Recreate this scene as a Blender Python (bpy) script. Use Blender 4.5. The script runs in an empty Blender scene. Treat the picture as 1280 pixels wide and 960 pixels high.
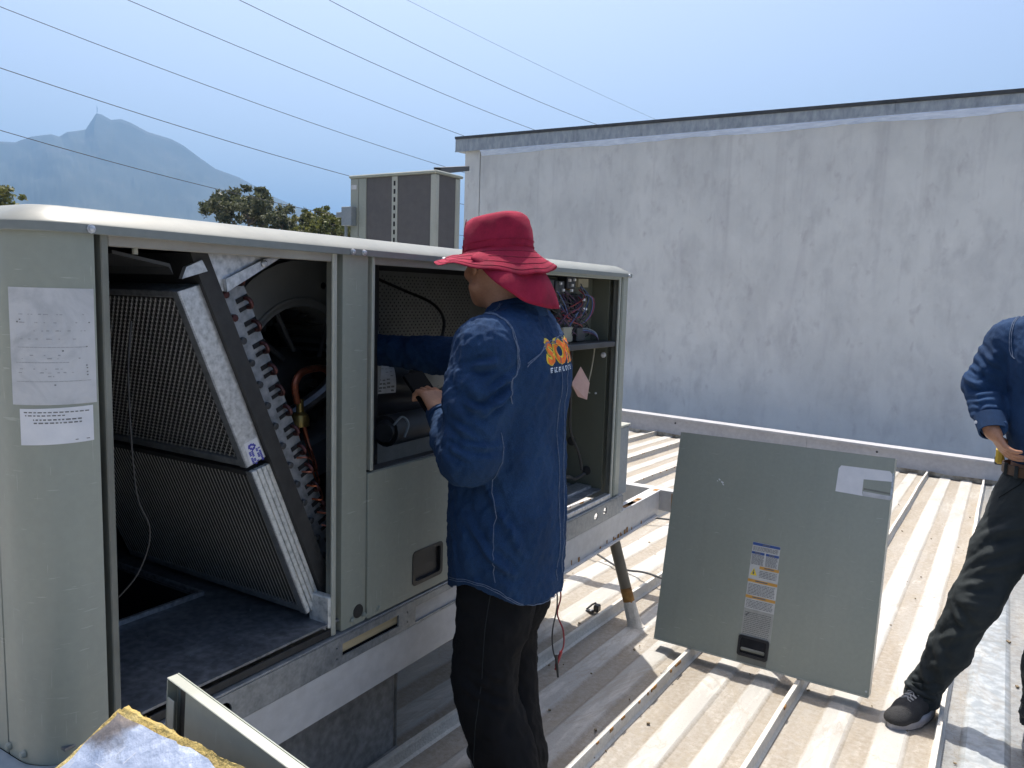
import bpy, bmesh, math, random
import numpy as np
import mathutils.noise as mnoise
from mathutils import Vector, Matrix, Quaternion
from mathutils.bvhtree import BVHTree
random.seed(7); np.random.seed(7)
C = bpy.context.scene.collection
R = math.radians
V = Vector

# ------------------------------------------------------------------ camera, sky, sun, exposure
cam = bpy.data.objects.new('camera', bpy.data.cameras.new('camera')); C.objects.link(cam)
CR, CU, CF = V((0.8510, 0.5246, 0.0301)), V((-0.0861, 0.0828, 0.9928)), V((-0.5188, 0.8471, -0.1155))
CU = (CU - CU.dot(CR) * CR).normalized(); CB = CR.cross(CU).normalized()
cam.matrix_world = Matrix(((CR.x, CU.x, CB.x, 0), (CR.y, CU.y, CB.y, 0), (CR.z, CU.z, CB.z, 1.45), (0, 0, 0, 1)))
cam.data.sensor_width = 36; cam.data.lens = 976.0 / 1280 * 36
cam.data.clip_start = 0.05; cam.data.clip_end = 30000
bpy.context.scene.camera = cam

TO_SUN = V((-0.27, 0.29, 1.0)).normalized()
w = bpy.data.worlds.new('World'); bpy.context.scene.world = w; w.use_nodes = True
nt = w.node_tree; bg = nt.nodes['Background']
sky = nt.nodes.new('ShaderNodeTexSky'); sky.sky_type = 'NISHITA'; sky.sun_disc = False
sky.sun_elevation = math.asin(TO_SUN.z); sky.sun_rotation = math.atan2(TO_SUN.x, TO_SUN.y)
sky.air_density = 1.1; sky.dust_density = 9.0; sky.ozone_density = 2.8; sky.altitude = 500
nt.links.new(sky.outputs[0], bg.inputs[0]); bg.inputs[1].default_value = 0.128
sun = bpy.data.objects.new('sun', bpy.data.lights.new('sun', 'SUN')); C.objects.link(sun)
sun.data.energy = 4.6; sun.data.angle = R(0.53); sun.data.color = (1.0, 0.945, 0.86)
sun.rotation_euler = TO_SUN.to_track_quat('Z', 'Y').to_euler(); sun.location = (-3, 3, 12)
vs = bpy.context.scene.view_settings
vs.view_transform = 'Standard'; vs.look = 'None'; vs.exposure = 0.74; vs.gamma = 1.0; vs.use_curve_mapping = False
cy = bpy.context.scene.cycles
cy.max_bounces = 6; cy.diffuse_bounces = 3; cy.glossy_bounces = 3; cy.transmission_bounces = 3; cy.volume_bounces = 0

# ------------------------------------------------------------------ helpers
def mw(o):
    return (mw(o.parent) @ o.matrix_basis) if o.parent else o.matrix_basis.copy()

def link_mesh(name, me, mat, parent=None, loc=None, local=False, smooth=True, angle=35):
    if loc is not None: me.transform(Matrix.Translation(-V(loc)))
    elif parent is not None and not local: me.transform(mw(parent).inverted())
    if mat is not None and not me.materials:
        for m in (mat if isinstance(mat, (list, tuple)) else [mat]): me.materials.append(m)
    if smooth and len(me.polygons):
        me.shade_smooth()
        if angle < 179: me.set_sharp_from_angle(angle=R(angle))
    o = bpy.data.objects.new(name, me); C.objects.link(o)
    if loc is not None: o.location = loc
    if parent is not None: o.parent = parent
    return o

def obj(name, bm, mat, parent=None, **k):
    me = bpy.data.meshes.new(name)
    bmesh.ops.recalc_face_normals(bm, faces=bm.faces[:]) if k.pop('fix', True) else None
    bm.to_mesh(me); bm.free()
    return link_mesh(name, me, mat, parent, **k)

def tag(o, label=None, cat=None, group=None, kind=None):
    if label: o['label'] = label
    if cat: o['category'] = cat
    if group: o['group'] = group
    if kind: o['kind'] = kind
    return o

def thing(name, loc, label, cat, group=None, rot=None):
    o = bpy.data.objects.new(name, None); C.objects.link(o); o.location = loc
    o.empty_display_size = 0.1
    if rot is not None: o.rotation_euler = rot
    return tag(o, label, cat, group)

def box(bm, lo, hi, bev=0.0, M=None):
    """axis aligned box, optionally bevelled, placed by M"""
    lo, hi = V(lo), V(hi)
    r = bmesh.ops.create_cube(bm, size=1.0)
    vsx = r['verts']
    for v in vsx:
        v.co = V(((lo[i] + hi[i]) / 2 + v.co[i] * (hi[i] - lo[i])) for i in range(3))
    if bev > 0:
        es = list({e for v in vsx for e in v.link_edges})
        r2 = bmesh.ops.bevel(bm, geom=es, offset=bev, segments=1, affect='EDGES', profile=0.7)
        vsx = list({v for f in r2['faces'] for v in f.verts} | {v for v in vsx if v.is_valid})
    if M is not None: bmesh.ops.transform(bm, matrix=M, verts=vsx)
    return vsx

def frame_of(t, up=None):
    t = V(t).normalized(); up = V(up) if up is not None else V((0, 0, 1))
    if abs(t.dot(up)) > 0.97: up = V((1, 0, 0)) if abs(t.x) < .9 else V((0, 1, 0))
    a = up.cross(t).normalized(); b = t.cross(a).normalized()
    return a, b

def tube(bm, pts, r, seg=8, cap=True):
    pts = [V(p) for p in pts]; n = len(pts)
    rr = r if isinstance(r, (list, tuple)) else [r] * n
    a = None; rings = []
    for i, p in enumerate(pts):
        t = (pts[min(i + 1, n - 1)] - pts[max(i - 1, 0)])
        if t.length < 1e-9: t = V((0, 0, 1))
        t.normalize()
        if a is None: a, b = frame_of(t)
        else:
            a = (a - a.dot(t) * t)
            a = a.normalized() if a.length > 1e-6 else frame_of(t)[0]
            b = t.cross(a)
        rings.append([bm.verts.new(p + rr[i] * (math.cos(k / seg * math.tau) * a + math.sin(k / seg * math.tau) * b)) for k in range(seg)])
    for i in range(n - 1):
        for k in range(seg):
            bm.faces.new((rings[i][k], rings[i][(k + 1) % seg], rings[i + 1][(k + 1) % seg], rings[i + 1][k]))
    if cap:
        bm.faces.new(rings[0][::-1]); bm.faces.new(rings[-1])

def spline(pts, n=8):
    """Catmull-Rom through the points"""
    P = [V(p) for p in pts]; out = []
    for i in range(len(P) - 1):
        p0, p1, p2, p3 = P[max(i - 1, 0)], P[i], P[i + 1], P[min(i + 2, len(P) - 1)]
        for k in range(n):
            t = k / n
            out.append(0.5 * ((2 * p1) + (p2 - p0) * t + (2 * p0 - 5 * p1 + 4 * p2 - p3) * t * t + (3 * p1 - p0 - 3 * p2 + p3) * t ** 3))
    out.append(P[-1]); return out

def lathe(bm, prof, c, axis, seg=24, arc=math.tau):
    """profile of (radius, height) spun round axis at c"""
    ax = V(axis).normalized(); a, b = frame_of(ax); c = V(c); rings = []
    full = abs(arc - math.tau) < 1e-6; n = seg if full else seg + 1
    for r, h in prof:
        rings.append([bm.verts.new(c + ax * h + max(r, 1e-5) * (math.cos(k / seg * arc) * a + math.sin(k / seg * arc) * b)) for k in range(n)])
    for i in range(len(rings) - 1):
        for k in range(seg):
            k2 = (k + 1) % n
            bm.faces.new((rings[i][k], rings[i][k2], rings[i + 1][k2], rings[i + 1][k]))

def prism(bm, poly, ext, M=None):
    """planar polygon of 3D points, swept by vector ext"""
    vs0 = [bm.verts.new(V(p)) for p in poly]; vs1 = [bm.verts.new(V(p) + V(ext)) for p in poly]
    n = len(poly)
    bm.faces.new(vs0[::-1]); bm.faces.new(vs1)
    for i in range(n): bm.faces.new((vs0[i], vs0[(i + 1) % n], vs1[(i + 1) % n], vs1[i]))
    if M is not None: bmesh.ops.transform(bm, matrix=M, verts=vs0 + vs1)

def quad(bm, a, b, c, d, mi=0):
    f = bm.faces.new([bm.verts.new(V(p)) for p in (a, b, c, d)]); f.material_index = mi; return f

def B(): return bmesh.new()
def ob_box(name, lo, hi, mat, parent=None, bev=0.003, **k):
    bm = B(); box(bm, lo, hi, bev); return obj(name, bm, mat, parent, **k)
def ob_tube(name, pts, r, mat, parent=None, seg=8, **k):
    bm = B(); tube(bm, pts, r, seg); return obj(name, bm, mat, parent, **k)

# ------------------------------------------------------------------ materials
def nodes_of(m):
    m.use_nodes = True; t = m.node_tree; return t, t.nodes['Principled BSDF']

def M_(name, cols, scale=6.0, rough=0.6, metal=0.0, stretch=(1, 1, 1), detail=6, bump=None, rvar=0.12, spec=None, warp=0.0, fine=None, coat=0.0, aniso=None, lo=0.3, hi=0.7, wear=0.0):
    """cols: colours spread over a noise; bump: (scale, strength); fine: (scale, amount) of darker speckle"""
    m = bpy.data.materials.new(name); t, p = nodes_of(m); N = t.nodes.new; L = t.links.new
    tc = N('ShaderNodeTexCoord'); mp = N('ShaderNodeMapping'); mp.inputs['Scale'].default_value = stretch
    L(tc.outputs['Object'], mp.inputs[0])
    nz = N('ShaderNodeTexNoise'); nz.inputs['Scale'].default_value = scale; nz.inputs['Detail'].default_value = detail
    nz.inputs['Roughness'].default_value = 0.6; nz.inputs['Distortion'].default_value = warp
    L(mp.outputs[0], nz.inputs[0])
    rp = N('ShaderNodeValToRGB'); e = rp.color_ramp.elements
    while len(e) < len(cols): e.new(0.5)
    for i, c in enumerate(cols):
        e[i].position = lo + (hi - lo) * i / max(1, len(cols) - 1); e[i].color = (*c, 1)
    L(nz.outputs[0], rp.inputs[0]); col = rp.outputs[0]
    if fine:
        n2 = N('ShaderNodeTexNoise'); n2.inputs['Scale'].default_value = fine[0]; n2.inputs['Detail'].default_value = 3
        L(tc.outputs['Object'], n2.inputs[0])
        r2 = N('ShaderNodeMapRange'); r2.inputs[1].default_value = 0.35; r2.inputs[2].default_value = 0.65
        r2.inputs[3].default_value = 1 - fine[1]; r2.inputs[4].default_value = 1.0; L(n2.outputs[0], r2.inputs[0])
        mx = N('ShaderNodeMix'); mx.data_type = 'RGBA'; mx.blend_type = 'MULTIPLY'; mx.inputs[0].default_value = 1
        L(col, mx.inputs[6]); L(r2.outputs[0], mx.inputs[7]); col = mx.outputs[2]
    if wear:                     # drip streaks, grimy patches and fine scratches
        def nz_(sc, st, a, b, det=5):
            mp2 = N('ShaderNodeMapping'); mp2.inputs['Scale'].default_value = st; L(tc.outputs['Object'], mp2.inputs[0]); q = N('ShaderNodeTexNoise'); q.inputs['Scale'].default_value = sc; q.inputs['Detail'].default_value = det; L(mp2.outputs[0], q.inputs[0])
            r = N('ShaderNodeMapRange'); r.inputs[1].default_value = a; r.inputs[2].default_value = b; L(q.outputs[0], r.inputs[0]); return r.outputs[0]
        for fac, k_, cc in ((nz_(9, (2.2, 2.2, .12), .52, .72), .07 * wear, (.12, .12, .10)), (nz_(3.2, (1, 1, .7), .52, .72, 8), .18 * wear, (.36, .36, .31)), (nz_(60, (.25, .25, 3), .69, .73, 2), .35 * wear, (.5, .5, .46)), (nz_(70, (3, 3, .2), .70, .74, 2), .3 * wear, (.48, .48, .45))):
            ml = N('ShaderNodeMath'); ml.operation = 'MULTIPLY'; L(fac, ml.inputs[0]); ml.inputs[1].default_value = k_
            mx = N('ShaderNodeMix'); mx.data_type = 'RGBA'; L(ml.outputs[0], mx.inputs[0]); L(col, mx.inputs[6]); mx.inputs[7].default_value = (*cc, 1); col = mx.outputs[2]
    L(col, p.inputs['Base Color'])
    mr = N('ShaderNodeMapRange'); mr.inputs[3].default_value = max(0, rough - rvar); mr.inputs[4].default_value = min(1, rough + rvar)
    L(nz.outputs[0], mr.inputs[0]); L(mr.outputs[0], p.inputs['Roughness'])
    p.inputs['Metallic'].default_value = metal
    if spec is not None: p.inputs['Specular IOR Level'].default_value = spec
    if coat: p.inputs['Coat Weight'].default_value = coat; p.inputs['Coat Roughness'].default_value = 0.25
    if bump:
        n3 = N('ShaderNodeTexNoise'); n3.inputs['Scale'].default_value = bump[0]; n3.inputs['Detail'].default_value = 4
        L(mp.outputs[0] if len(bump) > 2 else tc.outputs['Object'], n3.inputs[0])
        bp = N('ShaderNodeBump'); bp.inputs['Strength'].default_value = bump[1]; bp.inputs['Distance'].default_value = 0.01
        L(n3.outputs[0], bp.inputs['Height']); L(bp.outputs[0], p.inputs['Normal'])
    m['t'] = 0
    return m

def hexc(r, g, b):
    f = lambda c: (c / 255 / 12.92) if c / 255 <= 0.04045 else ((c / 255 + 0.055) / 1.055) ** 2.4
    return (f(r), f(g), f(b))

PAINT = M_('unit_paint', [(.248, .268, .230), (.272, .292, .25), (.292, .309, .265)], 2.2, .33, .0, (1, 1, .35), bump=(5, .06), rvar=.08, fine=(60, .05), wear=1.0)
PAINTL = M_('unit_paint_pale', [(.31, .32, .275), (.37, .38, .33), (.41, .415, .365)], 3, .38, .0, (1, 1, .6), bump=(150, .03), fine=(40, .06))  # paler unit paint, on some edges painted in as light
PAINTD = M_('unit_paint_dark', [(.10, .10, .085), (.17, .175, .15), (.22, .225, .19)], 5, .5, .0, (1, 1, .5), bump=(150, .05))  # darker unit paint for jambs, recess strips and small parts
OLIVE = M_('inner_olive_paint', [(.09, .095, .07), (.13, .135, .10)], 3, .45, 0, (1, 1, .3))
GALV = M_('galvanised_steel', [(.34, .36, .39), (.50, .52, .55), (.62, .64, .67)], 70, .38, .75, detail=2, bump=(90, .05), rvar=.1)
GALVD = M_('dull_tube_sheet', [(.17, .185, .20), (.25, .265, .285), (.32, .335, .355)], 50, .5, .5, detail=2)
GALVW = M_('galvanised_white_bloom', [(.38, .40, .40), (.62, .63, .62), (.72, .72, .70)], 60, .55, .35, detail=3, bump=(90, .1))
RAILG = M_('galvanised_rail', [(.20, .22, .235), (.27, .29, .31), (.33, .35, .37)], 40, .45, .45, detail=3, fine=(120, .15))
BLACK = M_('black_lining', [(.010, .011, .013), (.022, .023, .026)], 14, .8, 0, bump=(60, .3), spec=.2)
RUBBER = M_('black_rubber', [(.012, .012, .013), (.03, .03, .03)], 30, .6, 0, bump=(80, .15))
DARKMET = M_('dark_dusty_steel', [(.035, .037, .04), (.07, .072, .075)], 8, .5, .3, bump=(80, .05))
BLOWER = M_('blower_grey', [(.20, .21, .215), (.27, .28, .285)], 4, .5, .3, bump=(60, .04))
FLOORP = M_('drain_pan_steel', [(.13, .145, .17), (.21, .225, .25), (.30, .315, .34)], 9, .42, .4, detail=8, warp=.8, fine=(50, .4), bump=(60, .1))
COPPER = M_('copper', [(.36, .10, .055), (.50, .16, .09), (.26, .11, .08)], 30, .35, .9)
BEND = M_('dull_copper', [(.04, .02, .02), (.11, .04, .04)], 30, .5, .7)
BRASS = M_('brass', [(.22, .15, .05), (.36, .26, .09)], 40, .4, .8)
FIN = M_('filter_media', [(.045, .045, .045), (.08, .08, .078)], 60, .9, 0, (1, 1, 1), bump=(200, .4))
WIREM = M_('filter_wire', [(.48, .48, .47), (.66, .66, .65)], 30, .4, .6)
STEELW = M_('painted_beam', [(.42, .42, .42), (.50, .50, .505), (.56, .555, .55)], 3, .5, 0, (2, .5, 2), bump=(60, .08), fine=(30, .1))
RUST = M_('rusty_pipe', [(.10, .045, .015), (.27, .13, .03), (.40, .22, .06)], 25, .8, .1, bump=(90, .4))
PIPEG = M_('weathered_pipe', [(.13, .11, .08), (.20, .17, .125)], 20, .6, .2, (1, 1, .4), bump=(90, .1))
STICK = M_('faded_sticker', [(.36, .37, .385), (.50, .505, .515), (.56, .56, .57)], 11, .5, 0, detail=7, warp=.6)
STICKW = M_('white_label', [(.60, .61, .64), (.70, .70, .72)], 20, .45, 0)
LBLT = M_('label_white', [(.46, .46, .44), (.56, .56, .54)], 30, .35, 0)
LBLG = M_('label_grey', [(.30, .30, .275), (.37, .37, .34)], 30, .35, 0)
INKD = M_('ink_dark', [(.10, .10, .10), (.2, .2, .2)], 90, .5)
INKF = M_('ink_faded', [(.27, .28, .29), (.36, .36, .37)], 30, .5)
INKB = M_('ink_blue', [(.03, .07, .24), (.05, .10, .30)], 40, .4)
INKO = M_('ink_orange', [(.52, .27, .05), (.60, .33, .08)], 40, .4)
INKY = M_('ink_yellow', [(.72, .55, .03), (.78, .60, .05)], 40, .4)
INKV = M_('ink_violet_blue', [(.03, .03, .30), (.06, .06, .42)], 60, .5)
PLASTB = M_('black_plastic', [(.010, .011, .014), (.02, .021, .026)], 20, .35, 0, bump=(120, .05))
DENIM = M_('denim_indigo', [(.010, .033, .088), (.014, .045, .118), (.023, .064, .155)], 9, .92, 0, (1, 1, .6), detail=9, bump=(900, .35), fine=(420, .35), spec=.25, warp=.4)
STITCH = M_('pale_seam_thread', [(.05, .09, .17), (.17, .21, .29)], 140, .9)
REDC = M_('red_cotton', [(.20, .008, .030), (.29, .012, .042), (.34, .018, .052)], 20, .88, 0, bump=(700, .25), fine=(300, .14), spec=.25)
TROUB = M_('black_cotton', [(.006, .006, .007), (.011, .011, .012)], 9, .95, 0, bump=(600, .3), spec=.15)
TROUG = M_('charcoal_twill', [(.013, .018, .020), (.024, .030, .032)], 9, .85, 0, (1, 1, .5), bump=(600, .3), spec=.3)
SKIN = M_('tanned_skin', [(.33, .155, .09), (.40, .20, .12), (.43, .22, .14)], 26, .5, 0, bump=(220, .12), fine=(160, .1))
HAIR = M_('black_hair', [(.008, .007, .006), (.02, .017, .015)], 60, .55, 0, bump=(200, .5))
LEATH = M_('brown_leather', [(.05, .026, .014), (.10, .055, .03)], 20, .5, 0, bump=(90, .2))
SHOEB = M_('black_knit', [(.014, .014, .016), (.035, .035, .037)], 180, .85, 0, bump=(350, .5))
SOLE = M_('grey_foam', [(.30, .29, .31), (.42, .41, .43)], 30, .7)
YELR = M_('yellow_tape', [(.55, .36, .03), (.65, .45, .06)], 30, .5)
CONDG = M_('coil_grey', [(.085, .08, .08), (.11, .104, .103)], 12, .7, .1, bump=(200, .2))
FIBRE = M_('fibreglass_yellow', [(.30, .23, .10), (.46, .34, .11), (.52, .43, .2)], 14, .95, 0, bump=(140, .45), fine=(90, .3))
GLASSB = M_('phone_glass', [(.006, .007, .008), (.009, .010, .011)], 5, .4, 0, spec=.03)
WOOD = M_('pale_timber', [(.38, .31, .19), (.50, .42, .27)], 12, .8, 0, (8, .5, 8))
MESHB = M_('lining_board', [(.15, .155, .15), (.20, .205, .20)], 20, .7, .1)
PINK = M_('pink_paper', [(.52, .33, .29), (.60, .40, .35)], 20, .8)
BEIGE = M_('beige_relay', [(.30, .28, .20), (.38, .35, .26)], 20, .6)
REDW = M_('red_wire', [(.22, .012, .02), (.28, .02, .03)], 30, .4)
BLUEW = M_('blue_wire', [(.05, .09, .22), (.09, .14, .3)], 30, .4)
PURW = M_('purple_wire', [(.05, .02, .06), (.09, .035, .09)], 30, .4)
GREYB = M_('box_grey_paint', [(.20, .235, .255), (.25, .28, .30)], 5, .5, .1, fine=(40, .1))
CABLEM = M_('power_cable', [(.035, .037, .042), (.05, .052, .057)], 5, .6, .2)
BARK = M_('bark', [(.06, .045, .03), (.14, .11, .08)], 10, .9, 0, (1, 1, .3), bump=(20, .6))

def leaf_mat(name, cols):
    m = M_(name, cols, 0.9, .6, 0, detail=4); t, p = m.node_tree, m.node_tree.nodes['Principled BSDF']
    p.inputs['Subsurface Weight'].default_value = 0.0
    N, L = t.nodes.new, t.links.new
    tr = N('ShaderNodeBsdfTranslucent'); mx = N('ShaderNodeMixShader'); mx.inputs[0].default_value = .3
    src = p.inputs['Base Color'].links[0].from_socket; L(src, tr.inputs[0])
    out = t.nodes['Material Output']; L(p.outputs[0], mx.inputs[1]); L(tr.outputs[0], mx.inputs[2]); L(mx.outputs[0], out.inputs[0])
    return m
LEAFA = leaf_mat('eucalyptus_leaf', [(.05, .06, .027), (.09, .10, .048), (.13, .13, .065)])
LEAFB = leaf_mat('bright_leaf', [(.07, .085, .018), (.12, .13, .03), (.16, .15, .045)])

# foil facing with the fine criss-cross scrim
def foil_mat(corner):
    m = M_('foil_facing', [(.34, .39, .50), (.48, .53, .64), (.58, .62, .72)], 9, .42, .55, detail=8, warp=.9, bump=(34, .6), lo=.35, hi=.65)
    t, p = m.node_tree, m.node_tree.nodes['Principled BSDF']; N, L = t.nodes.new, t.links.new
    tc = N('ShaderNodeTexCoord'); vd = N('ShaderNodeVectorMath'); vd.operation = 'DISTANCE'; L(tc.outputs['Object'], vd.inputs[0]); vd.inputs[1].default_value = corner
    nz = N('ShaderNodeTexNoise'); nz.inputs['Scale'].default_value = 22; nz.inputs['Detail'].default_value = 5; L(tc.outputs['Object'], nz.inputs[0])
    ad = N('ShaderNodeMath'); ad.operation = 'MULTIPLY_ADD'; L(nz.outputs[0], ad.inputs[0]); ad.inputs[1].default_value = .09; L(vd.outputs['Value'], ad.inputs[2])
    mr = N('ShaderNodeMapRange'); mr.inputs[1].default_value = .082; mr.inputs[2].default_value = .104; mr.inputs[3].default_value = .85; mr.inputs[4].default_value = 0; L(ad.outputs[0], mr.inputs[0])
    mx = N('ShaderNodeMix'); mx.data_type = 'RGBA'; L(mr.outputs[0], mx.inputs[0]); L(p.inputs['Base Color'].links[0].from_socket, mx.inputs[6]); mx.inputs[7].default_value = (.16, .12, .085, 1); L(mx.outputs[2], p.inputs['Base Color'])
    return m
FOILD = None

# painted roof: cream coating, brown dirt in the valleys of the profile, speckle and scuffs
def roof_mat(name, galv):
    m = bpy.data.materials.new(name); t, p = nodes_of(m); N = t.nodes.new; L = t.links.new
    tc = N('ShaderNodeTexCoord'); sx = N('ShaderNodeSeparateXYZ'); L(tc.outputs['Object'], sx.inputs[0])
    def noise(scale, det=5, st=(1, 1, 1), warp=0.):
        mp = N('ShaderNodeMapping'); mp.inputs['Scale'].default_value = st; L(tc.outputs['Object'], mp.inputs[0])
        n = N('ShaderNodeTexNoise'); n.inputs['Scale'].default_value = scale; n.inputs['Detail'].default_value = det
        n.inputs['Distortion'].default_value = warp; n.inputs['Roughness'].default_value = .62; L(mp.outputs[0], n.inputs[0]); return n.outputs[0]
    def rng(v, a, b, c, d):
        r = N('ShaderNodeMapRange'); L(v, r.inputs[0])
        for i, x in enumerate((a, b, c, d)): r.inputs[i + 1].default_value = x
        return r.outputs[0]
    def mth(op, a, b):
        r = N('ShaderNodeMath'); r.operation = op
        for i, x in enumerate((a, b)):
            if isinstance(x, (int, float)): r.inputs[i].default_value = x
            else: L(x, r.inputs[i])
        return r.outputs[0]
    def mix(f, a, b):
        r = N('ShaderNodeMix'); r.data_type = 'RGBA'
        if isinstance(f, (int, float)): r.inputs[0].default_value = f
        else: L(f, r.inputs[0])
        for i, x in ((6, a), (7, b)):
            if isinstance(x, tuple): r.inputs[i].default_value = (*x, 1)
            else: L(x, r.inputs[i])
        return r.outputs[2]
    valley = rng(sx.outputs[2], .001, .007, 1., 0.)          # height of the profile: dirt settles in the low flats
    patch = noise(2.1, 6, (2.2, .45, 1), .5); grain = noise(160, 3); grit = noise(45, 4); smear = noise(5, 7, (3, .6, 1), 1.2)
    if galv:
        base = mix(rng(noise(26, 2), .4, .6, 0, 1), (.33, .36, .38), (.46, .49, .51))
        base = mix(rng(patch, .5, .7, 0, .6), base, (.50, .48, .42))
    else:
        base = mix(rng(patch, .35, .65, 0, 1), (.345, .334, .312), (.43, .418, .39))
        base = mix(rng(smear, .52, .75, 0, .8), base, (.66, .63, .58))
    dirt = mth('MULTIPLY', valley, rng(patch, .22, .58, .3, 1.))
    dirt = mth('MULTIPLY', dirt, rng(grit, .3, .6, .6, 1.))
    col = mix(dirt if not galv else mth('MULTIPLY', dirt, .6), base, (.235, .20, .155))
    spot = mth('MULTIPLY', rng(grain, .53, .64, 0, 1), rng(grit, .38, .60, .15, .9))
    col = mix(mth('MULTIPLY', spot, mth('MULTIPLY_ADD', valley, .75) if False else mth('ADD', mth('MULTIPLY', valley, .7), .3)), col, (.22, .18, .135))
    blot = rng(noise(9, 6, (1, .7, 1), .8), .66, .74, 0, .65)
    col = mix(blot, col, (.20, .155, .105))
    stain = rng(noise(1.1, 6, (1, .6, 1), .7), .54, .66, 0, .45); col = mix(stain, col, (.34, .30, .245))
    edge = rng(noise(1.7, 7, (1, .5, 1), 1.0), .500, .515, 1, 0); edge2 = rng(noise(1.7, 7, (1, .5, 1), 1.0), .485, .500, 0, 1); col = mix(mth('MULTIPLY', mth('MULTIPLY', edge, edge2), .35), col, (.28, .235, .17))
    L(col, p.inputs['Base Color'])
    if galv:
        p.inputs['Metallic'].default_value = .55; L(rng(patch, .3, .7, .32, .6), p.inputs['Roughness'])
    else:
        L(rng(patch, .3, .7, .62, .85), p.inputs['Roughness'])
    bp = N('ShaderNodeBump'); bp.inputs['Strength'].default_value = .35 if not galv else .1; bp.inputs['Distance'].default_value = .004
    L(mth('ADD', grain, mth('MULTIPLY', grit, 1.5)), bp.inputs['Height']); L(bp.outputs[0], p.inputs['Normal'])
    return m
ROOFM = roof_mat('cream_roof_coating', False); ROOFG = roof_mat('bare_galvanised_sheet', True)
RIBM = M_('seam_coating', [(.50, .46, .40), (.60, .57, .51), (.55, .535, .50)], 12, .7, 0, (2, .4, 1), bump=(120, .4), fine=(60, .12))

# stained plaster wall
def wall_mat():
    m = bpy.data.materials.new('stained_plaster'); t, p = nodes_of(m); N = t.nodes.new; L = t.links.new
    tc = N('ShaderNodeTexCoord')
    def noise(scale, det, st, warp, a, b, c, d, off=(0, 0, 0)):
        mp = N('ShaderNodeMapping'); mp.inputs['Scale'].default_value = st; mp.inputs['Location'].default_value = off; L(tc.outputs['Object'], mp.inputs[0])
        n = N('ShaderNodeTexNoise'); n.inputs['Scale'].default_value = scale; n.inputs['Detail'].default_value = det
        n.inputs['Distortion'].default_value = warp; n.inputs['Roughness'].default_value = .62; L(mp.outputs[0], n.inputs[0])
        r = N('ShaderNodeMapRange'); L(n.outputs[0], r.inputs[0])
        for i, x in enumerate((a, b, c, d)): r.inputs[i + 1].default_value = x
        return r.outputs[0], n.outputs[0]
    def mix(f, a, b):
        r = N('ShaderNodeMix'); r.data_type = 'RGBA'; L(f, r.inputs[0])
        for i, x in ((6, a), (7, b)):
            if isinstance(x, tuple): r.inputs[i].default_value = (*x, 1)
            else: L(x, r.inputs[i])
        return r.outputs[2]
    f1, _ = noise(.9, 6, (1, 1, .8), .4, .35, .65, 0, 1)
    c = mix(f1, (.565, .57, .555), (.65, .65, .63))
    f2, _ = noise(1.5, 7, (1.1, 1, .8), .25, .47, .72, 0, .42, (3, 1, 7)); c = mix(f2, c, (.38, .385, .39))
    f5, _ = noise(4.2, 5, (1.2, 1, .55), .2, .52, .72, 0, .38, (9, 4, 1)); c = mix(f5, c, (.37, .365, .37))
    f3, _ = noise(2.2, 6, (2.2, 1, .35), .6, .56, .74, 0, .4, (1, 0, 0)); c = mix(f3, c, (.44, .43, .445))
    f4, nz = noise(7, 9, (1, 1, .6), .3, .58, .72, 0, .45, (5, 5, 2)); c = mix(f4, c, (.36, .335, .345))
    f6, _ = noise(14, 5, (1, 1, 1), .5, .66, .76, 0, .5, (2, 7, 3)); c = mix(f6, c, (.68, .68, .68))
    # runs of dirt below the coping and a big uneven cast over the whole face
    f7, _ = noise(.35, 3, (1, 1, 1), .2, .42, .66, 0, .22, (4, 2, 8)); c = mix(f7, c, (.43, .44, .45))
    f8, _ = noise(3.4, 5, (2.2, 1, .05), .15, .54, .74, 0, .45, (0, 3, 5)); sz = N('ShaderNodeSeparateXYZ'); L(tc.outputs['Object'], sz.inputs[0])
    mz = N('ShaderNodeMapRange'); mz.inputs[1].default_value = 3.9; mz.inputs[2].default_value = 5.9; L(sz.outputs[2], mz.inputs[0])
    mm = N('ShaderNodeMath'); mm.operation = 'MULTIPLY'; L(f8, mm.inputs[0]); L(mz.outputs[0], mm.inputs[1]); c = mix(mm.outputs[0], c, (.36, .35, .36))
    L(c, p.inputs['Base Color']); p.inputs['Roughness'].default_value = .9; p.inputs['Specular IOR Level'].default_value = .2
    bp = N('ShaderNodeBump'); bp.inputs['Strength'].default_value = .35; bp.inputs['Distance'].default_value = .02
    L(nz, bp.inputs['Height']); L(bp.outputs[0], p.inputs['Normal'])
    return m
WALLM = wall_mat()
FLASHM = M_('flashing_paint', [(.36, .36, .38), (.43, .43, .45)], 3, .6, 0, (1, 1, 2), bump=(40, .1), fine=(24, .12))
COPINGM = M_('weathered_coping', [(.22, .25, .28), (.31, .34, .37), (.41, .44, .46)], 14, .55, .35, (1, 1, .4), bump=(60, .15), detail=8)
SEALM = M_('aluminium_sealing_tape', [(.40, .50, .70), (.60, .70, .88)], 10, .5, .15, (.6, 1, 4), bump=(20, .4))

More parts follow.
